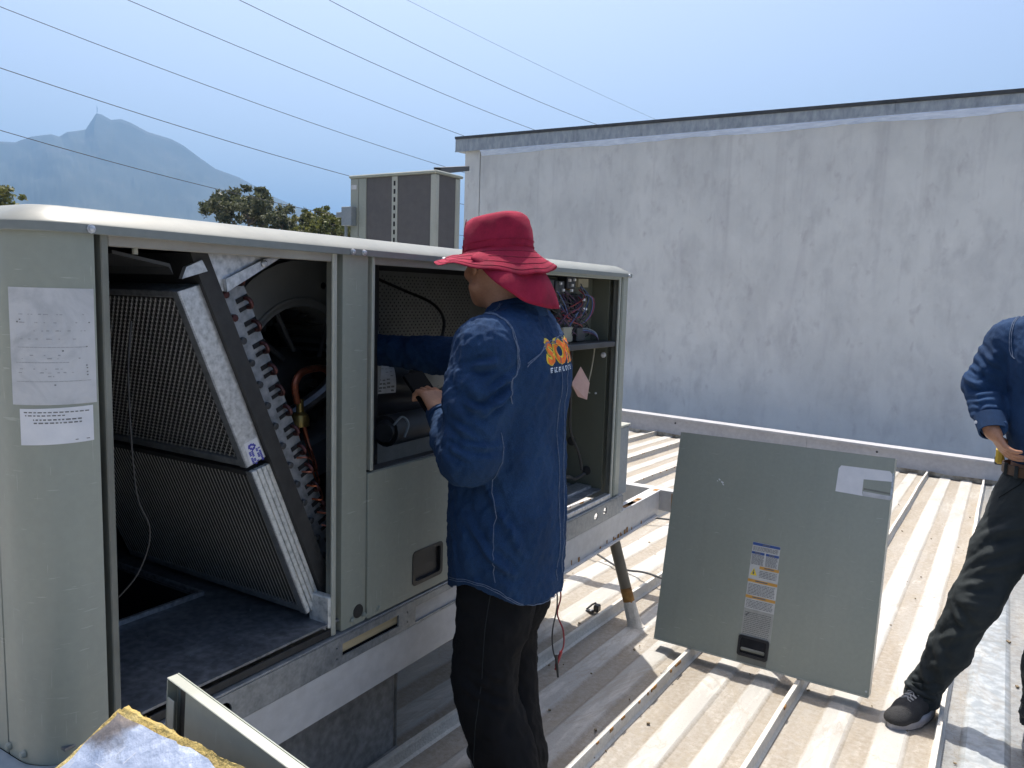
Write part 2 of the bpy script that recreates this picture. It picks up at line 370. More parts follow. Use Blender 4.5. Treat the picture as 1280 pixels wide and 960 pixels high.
# ------------------------------------------------------------------ ground, mountain
GROUND_Z = -6.0
def ground():
    bm = B(); n = 40; rows = []
    rad = [0.0] + [6 * 1.24 ** i for i in range(34)]
    for r in rad:
        rows.append([bm.verts.new((r * math.sin(k / n * math.tau), r * math.cos(k / n * math.tau), GROUND_Z)) for k in range(n)] if r else [bm.verts.new((0, 0, GROUND_Z))])
    for k in range(n): bm.faces.new((rows[0][0], rows[1][k], rows[1][(k + 1) % n]))
    for i in range(1, len(rows) - 1):
        for k in range(n): bm.faces.new((rows[i][k], rows[i + 1][k], rows[i + 1][(k + 1) % n], rows[i][(k + 1) % n]))
    m = M_('city_ground', [(.16, .15, .12), (.24, .22, .18), (.10, .11, .07)], .05, .9, 0, detail=9)
    tag(obj('ground', bm, m, smooth=False), 'dusty city ground below the roof', None, None, 'structure')
ground()

def mountain():
    prof = [(-120, .10), (-100, .095), (-86, .10), (-77.9, .0823), (-73.4, .1104), (-69.05, .1091), (-66.78, .1297), (-64.41, .1414), (-63.6, .1424), (-62.76, .15), (-62.12, .153), (-61.7, .1548), (-61.27, .1532), (-60.83, .1592), (-60.39, .1609), (-59.82, .1639), (-59.45, .1749), (-59.21, .1822), (-58.94, .182), (-58.37, .1772), (-57.82, .1793), (-57.23, .1762), (-56.3, .1684), (-54.89, .1631), (-54.17, .1572), (-53.2, .1453), (-52.21, .134), (-50.7, .126), (-49.67, .1171), (-48.36, .1055), (-46.5, .0932), (-45.42, .0865), (-43.77, .0764), (-40.98, .0609), (-36.39, .0391), (-31.7, .02), (-26, .004), (-20, -.002)]
    bs = np.concatenate([np.linspace(-110, -68.2, 90), np.linspace(-68, -42, 560), np.linspace(-41.8, -21, 80)]); el = np.interp(bs, [a for a, _ in prof], [b for _, b in prof])
    R0 = 3000.0; us = np.concatenate([np.linspace(-1, 0, 46), np.linspace(0.06, 1, 14)])
    rng = np.random.RandomState(3)
    pa, pb = [a for a, _ in prof], [c for _, c in prof]
    def hgt(b, w): return (1 - w) * float(np.interp(b, pa, pb)) + w * float(np.mean(np.interp(b + np.linspace(-5, 5, 21), pa, pb)))
    bm = B(); grid = []
    ph = rng.rand(40) * 6.28
    for i, u in enumerate(us):
        row = []
        for j, b in enumerate(bs):
            Hh = hgt(b + 6 * abs(u) * math.sin(b * .33 + 1.0 + (2 if u > 0 else 0)) * (1 if u < 0 else .3), min(1, abs(u) * 5)) * R0 + 1.45 - GROUND_Z
            r = R0 + (u * 1300 if u < 0 else u * 1500)
            spur = 2.2 * mnoise.fractal(V((b * .16 + u * .8, u * 2.2 - b * .05, 3.3)), .9, 2.1, 6)
            s = max(0.0, 1 - abs(u)) ** (1.15 if u < 0 else .9)
            z = Hh * s * (1 + .11 * spur * abs(u) * (1 - abs(u)) * 3)
            row.append(bm.verts.new((r * math.sin(R(b)), r * math.cos(R(b)), GROUND_Z - 2 + max(z + 2, 0))))
        grid.append(row)
    for i in range(len(us) - 1):
        for j in range(len(bs) - 1):
            bm.faces.new((grid[i][j], grid[i][j + 1], grid[i + 1][j + 1], grid[i + 1][j]))
    m = M_('mountain_scrub', [(.025, .034, .022), (.036, .044, .03), (.07, .068, .055)], .008, .95, 0, (1, 1, 1), detail=10, warp=.6, lo=.35, hi=.8)
    tag(obj('mountain', bm, m, angle=180), 'blue hazy mountain with a pointed peak', None, None, 'structure')
    b = R(-59.15); zt = .1825 * R0 + 1.45
    bm = B(); tube(bm, [(R0 * math.sin(b), R0 * math.cos(b), zt - 12), (R0 * math.sin(b), R0 * math.cos(b), zt + 26)], [.9, .4], 6)
    for k in range(3): box(bm, (R0 * math.sin(b) - 1.2, R0 * math.cos(b) - 1.2, zt + 4 + 6 * k), (R0 * math.sin(b) + 1.2, R0 * math.cos(b) + 1.2, zt + 5.4 + 6 * k))
    tag(obj('radio_mast', bm, CABLEM, loc=(R0 * math.sin(b), R0 * math.cos(b), zt - 12)), 'thin radio mast on the pointed mountain peak', 'mast')
mountain()

# ------------------------------------------------------------------ roof (slopes down towards the wall; seams drift a little in x)
SLOPE = 0.033
def roof_z(y): return -SLOPE * y
SKEW = 0.0155
roof = bpy.data.objects.new('roof', bpy.data.meshes.new('roof')); C.objects.link(roof)
roof.rotation_mode = 'QUATERNION'
ex = V((1, 0, 0)); ey = V((SKEW, 1, -SLOPE)).normalized(); ez = ex.cross(ey).normalized(); ex = ey.cross(ez)
RM = Matrix((ex, ey, ez)).transposed(); roof.rotation_quaternion = RM.to_quaternion()
tag(roof, 'ribbed metal roof, cream coated, sloping to the wall', None, None, 'structure')
seams = [-6.41, -5.87, -5.33, -4.79, -4.27, -3.73, -3.19, -2.655, -2.10, -1.53, -1.045, -0.592, -0.09, 0.44, 0.98, 1.52, 2.06, 2.6]
Y0, Y1 = -3.5, 9.75
def roof_build():
    bm = B(); box(bm, (-9.2, Y0, -.30), (4.2, 10.4, -.03)); me = roof.data; bmesh.ops.recalc_face_normals(bm, faces=bm.faces[:]); bm.to_mesh(me); bm.free(); me.materials.append(RAILG)
    ys = [Y0 + (Y1 - Y0) * k / 36 for k in range(37)]
    for i in range(len(seams) - 1):
        a, b = seams[i] + .004, seams[i + 1] - .004; wd = b - a
        galv = seams[i] > -.2
        hh = .008 if not galv else .011
        # flat, rise, raised flat, fall ... two raised bands between two seams
        prof = [(0, .0)] + [(x * wd, z * hh) for x, z in ((.03, 0), (.22, 0), (.255, 1), (.42, 1), (.455, 0), (.60, 0), (.635, 1), (.80, 1), (.835, 0), (.97, 0))] + [(wd, 0)]
        if galv: prof = [(0, 0)] + [(x * wd, z * hh) for x, z in ((.12, 0), (.16, 1), (.38, 1), (.42, 0), (.62, 0), (.66, 1), (.88, 1), (.92, 0))] + [(wd, 0)]
        bm = B(); rows = []
        for y in ys:
            rows.append([bm.verts.new((a + x, y, z + .0012 * math.sin(y * 2.1 + i + x * 7) + .0007 * math.sin(y * 7 + x * 23 + i))) for x, z in prof])
        for r0, r1 in zip(rows, rows[1:]):
            for k in range(len(prof) - 1): bm.faces.new((r0[k], r0[k + 1], r1[k + 1], r1[k]))
        obj('roof_sheet', bm, ROOFG if galv else ROOFM, roof, local=True, angle=14)
    for i, s in enumerate(seams):
        bm = B(); rows = []
        n = 60
        for k in range(n + 1):
            y = Y0 + (Y1 - Y0) * k / n; j = .002 * math.sin(y * 3.3 + i * 2) + .0012 * math.sin(y * 11 + i)
            hgt = .052 + .0015 * math.sin(y * 5 + i)
            pr = [(-.016, .0), (-.009, .008), (-.006, hgt - .004), (-.008, hgt), (.008, hgt + .001), (.010, hgt - .008), (.006, hgt - .012), (.009, .008), (.018, .0)]
            rows.append([bm.verts.new((s + x + j, y, z)) for x, z in pr])
        for r0, r1 in zip(rows, rows[1:]):
            for q in range(len(pr) - 1): bm.faces.new((r0[q], r0[q + 1], r1[q + 1], r1[q]))
        bm.faces.new(rows[0]); bm.faces.new(rows[-1][::-1])
        o = obj('standing_seam', bm, RIBM, roof, local=True, angle=30)
    # chips of bare rust on two seams
    bm = B(); rr = random.Random(5)
    for s, ya, yb, n in ((-1.045, 2.2, 3.0, 12), (-.592, 2.0, 2.9, 7), (-2.655, 5, 9, 24), (-3.19, 6, 9.4, 18)):
        for k in range(n):
            y = rr.uniform(ya, yb); l = rr.uniform(.008, .03)
            box(bm, (s + .0085, y, .040 + rr.uniform(0, .005)), (s + .0125, y + l, .0535), .001)
    tag(obj('rust_chip', bm, RUST, roof, local=True), None, None, None, 'stuff')
roof_build()

# ------------------------------------------------------------------ wall of the higher building
WA = V((-4.014, 9.561, 0)); WD = V((0.99023, -0.13937, 0)).normalized(); WN = V((-.13937, -.99023, 0)).normalized()
WK = 1.1515                                 # the tall wall stands about 1.35 m behind the roof's edge flashing
def wp(s, z, off=0.0):                      # point on the wall: s along it from WA, off towards the roof
    p = WA + WD * s + WN * off; return V((p.x, p.y, z))
def wp2(s, z, off=0.0):
    p = WA * WK + WD * s * WK + WN * off; return V((p.x, p.y, 1.45 + (z - 1.45) * WK))
def wbox(bm, s0, s1, z0, z1, o0, o1, dz=0.0, dz1=None, n=1, wp=wp):
    """box along the wall; dz: fall of its foot per metre, dz1: fall of its top"""
    dz1 = dz if dz1 is None else dz1
    for i in range(n):
        a, b = s0 + (s1 - s0) * i / n, s0 + (s1 - s0) * (i + 1) / n
        P = []
        for s in (a, b):
            d, e = dz * (s + 3.2), dz1 * (s + 3.2)
            P.append([bm.verts.new(wp(s, z, o)) for z, o in ((z0 + d, o0), (z0 + d, o1), (z1 + e, o1), (z1 + e, o0))])
        for k in range(4): bm.faces.new((P[0][k], P[0][(k + 1) % 4], P[1][(k + 1) % 4], P[1][k]))
        if i == 0: bm.faces.new(P[0])
        if i == n - 1: bm.faces.new(P[1][::-1])
def wall():
    t = thing('building_wall', wp2(0, -2.2), 'stained white plaster wall of the higher building behind the roof', 'wall')
    s0, s1 = -3.08, 8.5; dz = -.040; dc = -.028
    bm = B(); wbox(bm, s0 + .315, s1, -6.2, 3.571, -3.0, 0.0, 0, dc, wp=wp2); obj('plaster', bm, WALLM, t, smooth=False)
    bm = B(); wbox(bm, s0, s0 + .300, -6.2, 3.571, -3.0, .004, 0, dc, wp=wp2); obj('pilaster', bm, WALLM, t, smooth=False)
    bm = B(); wbox(bm, s0 + .3, s0 + .315, -6.2, 3.55, -3.0, -.03, 0, dz, wp=wp2); obj('joint', bm, CABLEM, t)
    for k, (a, b) in enumerate(((s0 - .17, .0), (.003, 3.0), (3.003, 6.0), (6.003, s1 + .2))):
        bm = B(); wbox(bm, a, b, 3.572, 3.752, -3.1, .055, dc, dz, 6, wp2); wbox(bm, a, b, 3.562, 3.580, .056, .064, dc, dc, 1, wp2)
        obj('coping', bm, COPINGM, t, smooth=False); bm = B(); wbox(bm, a, b, 3.754, 3.79, -3.12, .075, dz, dz, 1, wp2); obj('coping_edge', bm, DARKMET, t, smooth=False)
    bm = B(); rr = random.Random(2); n = 110; rows = []
    for k in range(n + 1):
        s = s0 + .34 + (s1 - s0 - .34) * k / n; zt = 3.562 + dc * (s + 3.2); w_ = .072 - .002 * (s + 3.2) + .010 * math.sin(k * .33) + rr.uniform(-.005, .005)
        rows.append([bm.verts.new(wp2(s, zt + .012, .060)), bm.verts.new(wp2(s, zt - .006, .062 + .004 * rr.random())), bm.verts.new(wp2(s, zt - .4 * w_, .036 + .006 * rr.random())), bm.verts.new(wp2(s, zt - .62 * w_, .030 + .008 * rr.random())), bm.verts.new(wp2(s, zt - w_, .003))])
    for a, b in zip(rows, rows[1:]):
        for q in range(4): bm.faces.new((a[q], a[q + 1], b[q + 1], b[q]))
    obj('sealing_strip', bm, SEALM, t)
    # edge flashing of the lower roof, with a lip that throws a line of shade
    t = thing('edge_flashing', wp(0, -.31), 'low pale metal flashing along the roof edge in front of the tall wall', 'flashing')
    for k, (a, b) in enumerate(((s0 - .1, -.8), (-.797, 2.35), (2.353, 5.4), (5.403, s1))):
        bm = B(); wbox(bm, a, b, -.60, -.085, .006, .03); obj('flashing_sheet', bm, FLASHM, t, smooth=False); bm = B(); wbox(bm, a, b, -.083, -.055, -.12, .055); obj('lip', bm, FLASHM, t, smooth=False)
    bm = B(); rr = random.Random(8); rows = []
    for k in range(61):                          # grime line where flashing meets the sheets
        s = -2.9 + 8 * k / 60; p = wp(s, 0, .031); z = roof_z(p.y) + .004
        rows.append([bm.verts.new(V((p.x, p.y, z + .035 + .012 * rr.random()))), bm.verts.new(V((p.x, p.y - .004, z))), bm.verts.new(V((p.x, p.y - .03 - .04 * rr.random(), z + .006)))])
    for a, b in zip(rows, rows[1:]):
        for q in range(2): bm.faces.new((a[q], a[q + 1], b[q + 1], b[q]))
    obj('grime', bm, M_('brown_grime', [(.10, .07, .04), (.30, .26, .2), (.5, .46, .39)], 9, .9, bump=(60, .3)), t)
    for s in (-1.55, .7, 3.1): bm = B(); lathe(bm, [(.012, 0), (.012, .004), (.006, .008), (0, .009)], wp(s, -.125, .03), WN, 10); obj('rivet', bm, DARKMET, t)
wall()

def gap_strip():  # added strip hidden behind the flashing, bounces light onto the wall's foot
    bm = B(); a, b = wp(-3.1, 0, 0), wp(8.3, 0, 0); n = V((.13937, .99023, 0)).normalized() * 1.33
    prism(bm, [(a.x, a.y, -.33), (b.x, b.y, -.33), (b.x + n.x, b.y + n.y, -.33), (a.x + n.x, a.y + n.y, -.33)], (0, 0, .05))
    tag(obj('bounce_strip', bm, M_('bounce_strip_white', [(.55, .54, .52), (.66, .65, .63)], 5, .8), smooth=False), 'pale coated roof strip between edge flashing and tall wall', None, None, 'structure')
gap_strip()

def conduit():
    a, b = V((-6.05, 7.96, 2.965)), V((-7.62, 10.82, 3.50)); d = (b - a).normalized(); sd = d.cross(V((0, 0, 1))).normalized(); up = sd.cross(d)
    bm = B(); M = Matrix((d, sd, up)).transposed().to_4x4(); M.translation = a; L_ = (b - a).length
    box(bm, (0, -.045, 0), (L_, .045, .008), 0, M); box(bm, (0, .037, -.07), (L_, .045, -.0005), 0, M); box(bm, (0, -.045, -.07), (L_, -.037, -.0005), 0, M)
    tag(obj('steel_angle', bm, DARKMET, loc=a), 'dark steel bar between distant condenser and the wall corner', 'steel bar')
conduit()

# ------------------------------------------------------------------ condenser unit far behind the big one
def condenser():
    y0, x1, zt = 7.0, -5.34, 2.765; x0 = -6.60; y1 = 7.48; zb = 1.93
    t = thing('condenser_unit', ((x0 + x1) / 2, y0 + .5, zb - .2), 'distant grey-green condenser with dark coil faces on a raised base', 'condenser')
    ob_box('base', (x0 - .01, y0 - .02, zb - .22), (x1 + .02, y1 + .03, zb - .02), PAINTL, t, .01)
    ob_box('lid', (x0 - .012, y0 - .02, zt - .035), (x1 + .02, y1 + .02, zt), PAINT, t, .01)
    ob_box('core', (x0 + .02, y0 + .04, zb - .02), (x1 - .04, y1 - .04, zt - .036), BLACK, t, 0)
    ob_box('service_panel', (x0, y0 + .002, zb - .01), (x0 + .125, y0 + .05, zt - .036), PAINT, t, .006)
    ob_box('service_panel', (x0 + .13, y0 + .002, zb - .01), (x0 + .245, y0 + .05, zt - .036), PAINT, t, .006)
    ob_box('corner_post', (x1 - .075, y0, zb - .018), (x1, y0 + .075, zt - .036), PAINTL, t, .012)
    ob_box('corner_post', (x1 - .07, y1 - .09, zb - .018), (x1 - .002, y1 - .003, zt - .036), PAINTL, t, .012)
    bm = B(); box(bm, (x0 + .632, y0 + .003, zb - .018), (x0 + .715, y0 + .05, zt - .036), .004); obj('slotted_post', bm, PAINTL, t)
    for k in range(8): ob_box('slot', (x0 + .664, y0 - .002, zb + .055 + k * .091), (x0 + .686, y0 + .004, zb + .108 + k * .091), BLACK, t, 0)
    def coil(a, b, yy, side=False):
        bm = B()
        if side: box(bm, (yy - .02, a, zb), (yy, b, zt - .037))
        else: box(bm, (a, yy, zb), (b, yy + .02, zt - .037))
        o = obj('coil_face', bm, CONDG, t, smooth=False)
    coil(x0 + .247, x0 + .63, y0 + .012); coil(x0 + .717, x1 - .077, y0 + .012); coil(y0 + .077, y1 - .092, x1 - .012, True)
    bm = B(); box(bm, (x0 + .02, y0 - .0, zt - .16), (x0 + .10, y0 - .004, zt - .11)); obj('nameplate', bm, STICK, t)
    bm = B(); box(bm, (x0 - .06, y0 - .09, zb + .25), (x0 + .10, y0 + .0, zb + .47), .006); box(bm, (x0 - .15, y0 - .08, zb + .35), (x0 - .06, y0 - .04, zb + .41), .004); obj('disconnect_box', bm, GREYB, t)
    ob_tube('pipe', [(x0 - .035, y0 - .03, zb + .25), (x0 - .035, y0 - .03, zb - .2)], .018, GREYB, t)
    bm = B(); box(bm, (x0 + .03, y0 + .05, roof_z(7.9) - .02), (x1 - .03, y1 - .05, zb - .222), .004); obj('curb', bm, RAILG, t)
condenser()

# ------------------------------------------------------------------ overhead cables
def cables():
    L = [[(-23.39, 11.35, 8.66), (-22.55, 16.62, 7.93), (-20.78, 27.76, 6.79)], [(-21.03, 13.51, 9.14), (-20.04, 19.74, 8.39), (-18.94, 26.62, 7.72)], [(-18.54, 15.24, 9.28), (-17.73, 20.32, 8.65), (-16.48, 28.17, 8.03)], [(-16.21, 16.32, 9.25), (-15.44, 21.16, 8.71), (-14.15, 29.25, 8.23)], [(-14.0, 16.97, 9.1), (-13.21, 21.93, 8.76), (-12.06, 29.13, 8.4)], [(-18.91, 9.12, 5.99), (-18.36, 12.58, 5.52), (-17.43, 18.43, 4.91)], [(-18.03, 8.65, 4.51), (-17.65, 11.04, 4.16), (-16.78, 16.53, 3.6)]]
    nm = ['third cable from the left edge, running down to the rear condenser', 'fourth cable from the left, ending behind the wall corner', 'fifth cable, cutting across open sky above the wall corner', 'sixth cable, high in the open sky above the wall', 'faintest cable, farthest right above the wall coping', 'second lowest cable, crossing above the mountain peak', 'lowest cable, crossing the face of the mountain']
    rad = [.010, .0095, .009, .008, .004, .009, .008]
    for i, P in enumerate(L):
        p0, p1, p2 = [V(p) for p in P]
        t1 = (p1 - p0).length / (p2 - p0).length; pts = []
        # quadratic through the three points, carried on past both ends to a pole outside the view
        for k in range(29):
            t = -.9 + 3.2 * k / 28
            a = ((t - t1) * (t - 1)) / (t1 * 1.0); b = (t * (t - 1)) / (t1 * (t1 - 1)); c = (t * (t - t1)) / (1 - t1)
            pts.append(a * p0 + b * p1 + c * p2)
        tag(ob_tube('power_cable', pts, rad[i], CABLEM, loc=p1, seg=6), nm[i], 'cable', 'overhead power cables')
cables()

# ------------------------------------------------------------------ trees beyond the roof
def tree(x, y, ztop, rx, hc, label, mat, seed, leaves=2600, gap=.5, leafs=.2):
    rr = random.Random(seed); z0 = GROUND_Z
    t = thing('tree', (x, y, z0), label, 'tree', 'trees beyond the roof')
    bm = B(); tips = []
    th = ztop - z0
    top = V((x + rr.uniform(-.3, .3), y, ztop - hc * .35))
    trunk = spline([(x, y, z0 - .1), (x + rr.uniform(-.3, .3), y, z0 + th * .3), (x + rr.uniform(-.3, .3), y, ztop - hc * .9), top], 5)
    tube(bm, trunk, [.26 * (1 - .85 * k / (len(trunk) - 1)) + .02 for k in range(len(trunk))], 7)
    nb = 15
    for k in range(nb):
        s = trunk[int(len(trunk) * (.52 + .45 * k / nb))]
        a = k * 2.4 + rr.random(); rad = rx * rr.uniform(.45, .95)
        e = V((x + rad * math.cos(a), y + rad * math.sin(a), s.z + rr.uniform(.25, .75) * hc * .75))
        e.z = min(e.z, ztop - .3 - .45 * hc * (rad / rx) ** 2 * .8)
        m = (s + e) / 2 + V((0, 0, -.15 * hc * .3))
        pts = spline([s, m, e], 4); tube(bm, pts, [.09 * (1 - .8 * q / (len(pts) - 1)) for q in range(len(pts))], 5)
        tips.append(e)
        for q in range(2):
            e2 = e + V((rr.uniform(-1, 1), rr.uniform(-1, 1), rr.uniform(-.3, .8))) * rx * .4
            tube(bm, [m.lerp(e, .6), e2], [.035, .01], 4); tips.append(e2)
    obj('trunk', bm, BARK, t)
    bm = B(); tips.append(top)
    clumps = []
    for e in tips:
        for q in range(2):
            clumps.append((e + V((rr.gauss(0, .22), rr.gauss(0, .22), rr.gauss(0, .2))) * rx, rx * rr.uniform(.13, .27)))
    per = max(6, leaves // len(clumps))
    for c, cr in clumps:
        for q in range(per):
            d = V((rr.gauss(0, 1), rr.gauss(0, 1), rr.gauss(0, .8))); d = d.normalized() * cr * rr.random() ** .45
            p = c + d
            if p.z > ztop: p.z = ztop - rr.random() * .4
            sz = leafs * rr.uniform(.6, 1.3); u = V((rr.gauss(0, 1), rr.gauss(0, 1), rr.gauss(-.5, .7))).normalized(); v = u.cross(V((rr.gauss(0, 1), rr.gauss(0, 1), rr.gauss(0, 1)))).normalized()
            quad(bm, p - u * sz, p + v * sz * .42, p + u * sz, p - v * sz * .42)
    obj('crown', bm, mat, t, smooth=False, fix=False)
tree(-45.9, 38.4, 8.4, 2.45, 5.2, 'large dark tree with a wide airy crown before the mountain', LEAFA, 1, 12000, leafs=.17)
tree(-41.0, 36.9, 6.6, .8, 3.2, 'narrow olive tree just right of the large tree', LEAFA, 2, 2600, leafs=.14)
tree(-39.0, 37.6, 6.7, .75, 3.4, 'slim tree second right of the large tree', LEAFA, 3, 2800, leafs=.14)
tree(-35.6, 35.2, 6.3, 1.25, 3.4, 'small rounded tree left of the last bush by the condenser', LEAFB, 4, 4200, leafs=.14)
tree(-31.9, 32.3, 5.75, .95, 3.2, 'bright small tree beside the condenser disconnect box', LEAFB, 5, 4200, leafs=.13)
tree(-27.6, 29.1, 4.75, .5, 2.2, 'low bright bush touching the edge of the distant condenser', LEAFB, 6, 900, leafs=.1)
tree(-45.5, 20.9, 6.25, 1.5, 3.0, 'green tree peeping over the cabinet at the far left edge', LEAFB, 7, 3000, leafs=.15)
# ------------------------------------------------------------------ plates with holes
def plate(bm, outer, holes, to3, thick):
    """flat plate with holes: loops of 2D points, to3(u, v, w) -> 3D with w the depth"""
    tmp = B(); loops = []
    for lp in [outer] + holes:
        vs_ = [tmp.verts.new((p[0], p[1], 0)) for p in lp]; loops.append(vs_)
        for i in range(len(vs_)): tmp.edges.new((vs_[i], vs_[(i + 1) % len(vs_)]))
    bmesh.ops.triangle_fill(tmp, edges=tmp.edges[:], use_beauty=True, normal=(0, 0, 1))
    tmp.verts.index_update()
    fr = [bm.verts.new(to3(v.co.x, v.co.y, 0)) for v in tmp.verts]; bk = [bm.verts.new(to3(v.co.x, v.co.y, thick)) for v in tmp.verts]
    for f in tmp.faces:
        ix = [v.index for v in f.verts]
        bm.faces.new([fr[i] for i in ix]); bm.faces.new([bk[i] for i in reversed(ix)])
    for lp in loops:
        ix = [v.index for v in lp]
        for i in range(len(ix)):
            a, b = ix[i], ix[(i + 1) % len(ix)]; bm.faces.new((fr[a], fr[b], bk[b], bk[a]))
    tmp.free()
def rect(a, b, c, d): return [(a, b), (c, b), (c, d), (a, d)]
def circ(x, y, r, n=16, ry=None): return [(x + r * math.cos(k / n * math.tau), y + (ry or r) * math.sin(k / n * math.tau)) for k in range(n)]
def rrect(a, b, c, d, r, n=4):
    out = []
    for cx, cy_, s in ((c - r, d - r, 0), (a + r, d - r, 1), (a + r, b + r, 2), (c - r, b + r, 3)):
        out += [(cx + r * math.cos((s + k / n) * math.pi / 2), cy_ + r * math.sin((s + k / n) * math.pi / 2)) for k in range(n + 1)]
    return out

# ------------------------------------------------------------------ steel frame under the cabinet
def frame():
    t = thing('support_frame', (-2.1, 2.2, -.07), 'white painted steel beams carrying the open cabinet above the roof', 'steel frame')
    def chan(name, x, sgn, y0, y1, z0, z1):          # channel along y, web at x, flanges towards -x
        bm = B(); box(bm, (x - .006, y0, z0), (x, y1, z1), 0)
        box(bm, (x - .05, y0, z1 - .009), (x - .0065, y1, z1 - .001), 0); box(bm, (x - .05, y0, z0 + .001), (x - .0065, y1, z0 + .009), 0)
        return obj(name, bm, STEELW, t, smooth=False)
    chan('beam', -1.441, 1, .12, 3.90, .303, .424); chan('beam', -2.74, 1, .12, 3.90, .303, .424)
    bm = B(); box(bm, (-1.4405, 2.45, .296), (-1.425, 3.86, .304), .001); obj('bottom_flange', bm, STEELW, t, smooth=False)
    bm = B(); box(bm, (-1.4985, 3.375, .4245), (-1.437, 3.90, .430), .002); obj('top_flange', bm, STEELW, t, smooth=False)
    for y in (3.905, .06):
        bm = B(); box(bm, (-2.9, y, .318), (-.98 if y > 1 else -1.40, y + .006, .43), .001); box(bm, (-2.9, y + .0065, .423), (-.98 if y > 1 else -1.40, y + .055, .431), .001); box(bm, (-2.9, y + .0065, .318), (-.98 if y > 1 else -1.40, y + .055, .326), .001)
        obj('cross_beam', bm, STEELW, t, smooth=False)
    bm = B(); rr = random.Random(4)
    for k in range(16):
        y = rr.choice([rr.uniform(2.75, 3.5), rr.uniform(3.3, 3.85)]); z = .297 + .012 * rr.random()
        box(bm, (-1.4402, y, z), (-1.4385, y + rr.uniform(.006, .02), z + rr.uniform(.008, .03)), .001)
    for k in range(9): y = rr.uniform(3.45, 3.88); box(bm, (-1.47, y, .4303), (-1.445, y + rr.uniform(.02, .09), .4315), .0004)
    tag(obj('rust_spot', bm, RUST, t), kind='stuff')
    for k in range(3): box_ = ob_box('weld_streak', (-1.375 + .006 * k, 3.9008, .335 + .02 * k), (-1.370 + .007 * k, 3.9035, .42 - .012 * k), RUST, t, .0005)
    # pipe struts, bare above and coated at the foot
    for (a, b) in (((-1.463, 3.37, .296), (-1.325, 3.36, -.115)), ((-1.463, .30, .296), (-1.33, .30, -.02)), ((-2.72, 3.37, .3), (-2.80, 3.36, -.12)), ((-2.72, .3, .3), (-2.80, .3, -.02))):
        a, b = V(a), V(b)
        p = obj('strut', (lambda bm: (tube(bm, [a, a.lerp(b, .66)], .027, 14), bm)[1])(B()), PIPEG, t)
        bm = B(); tube(bm, [a.lerp(b, .55), a.lerp(b, .60), a.lerp(b, .73)], [.0274, .0276, .0276], 14); obj('rust_band', bm, RUST, p)
        bm = B(); ps = [a.lerp(b, s) for s in (.70, .74, .85, .93, .98, 1.0)]; tube(bm, ps, [.028, .0295, .031, .034, .039, .044], 14); rr2 = random.Random(9)
        for v in bm.verts: v.co += V((rr2.uniform(-1, 1), rr2.uniform(-1, 1), 0)) * .0025
        obj('coated_foot', bm, RIBM, p)
frame()

def duct():
    DUCTM = M_('duct_coating', [(.16, .16, .16), (.25, .25, .245), (.33, .325, .315)], 4, .85, 0, bump=(70, .5), fine=(40, .35), detail=8)
    t = thing('curb_duct', (-1.9, 1.3, 0), 'grey coated duct curb under the cabinet between beam and roof', 'duct')
    bm = B(); box(bm, (-2.4, .55, -.06), (-1.53, 1.84, .302), .006); obj('casing', bm, DUCTM, t)
    bm = B(); box(bm, (-1.536, 1.842, -.05), (-1.524, 1.846, .30), .001); box(bm, (-1.529, .55, -.05), (-1.512, 1.846, -.01), .004); obj('corner_trim', bm, DUCTM, t)
duct()

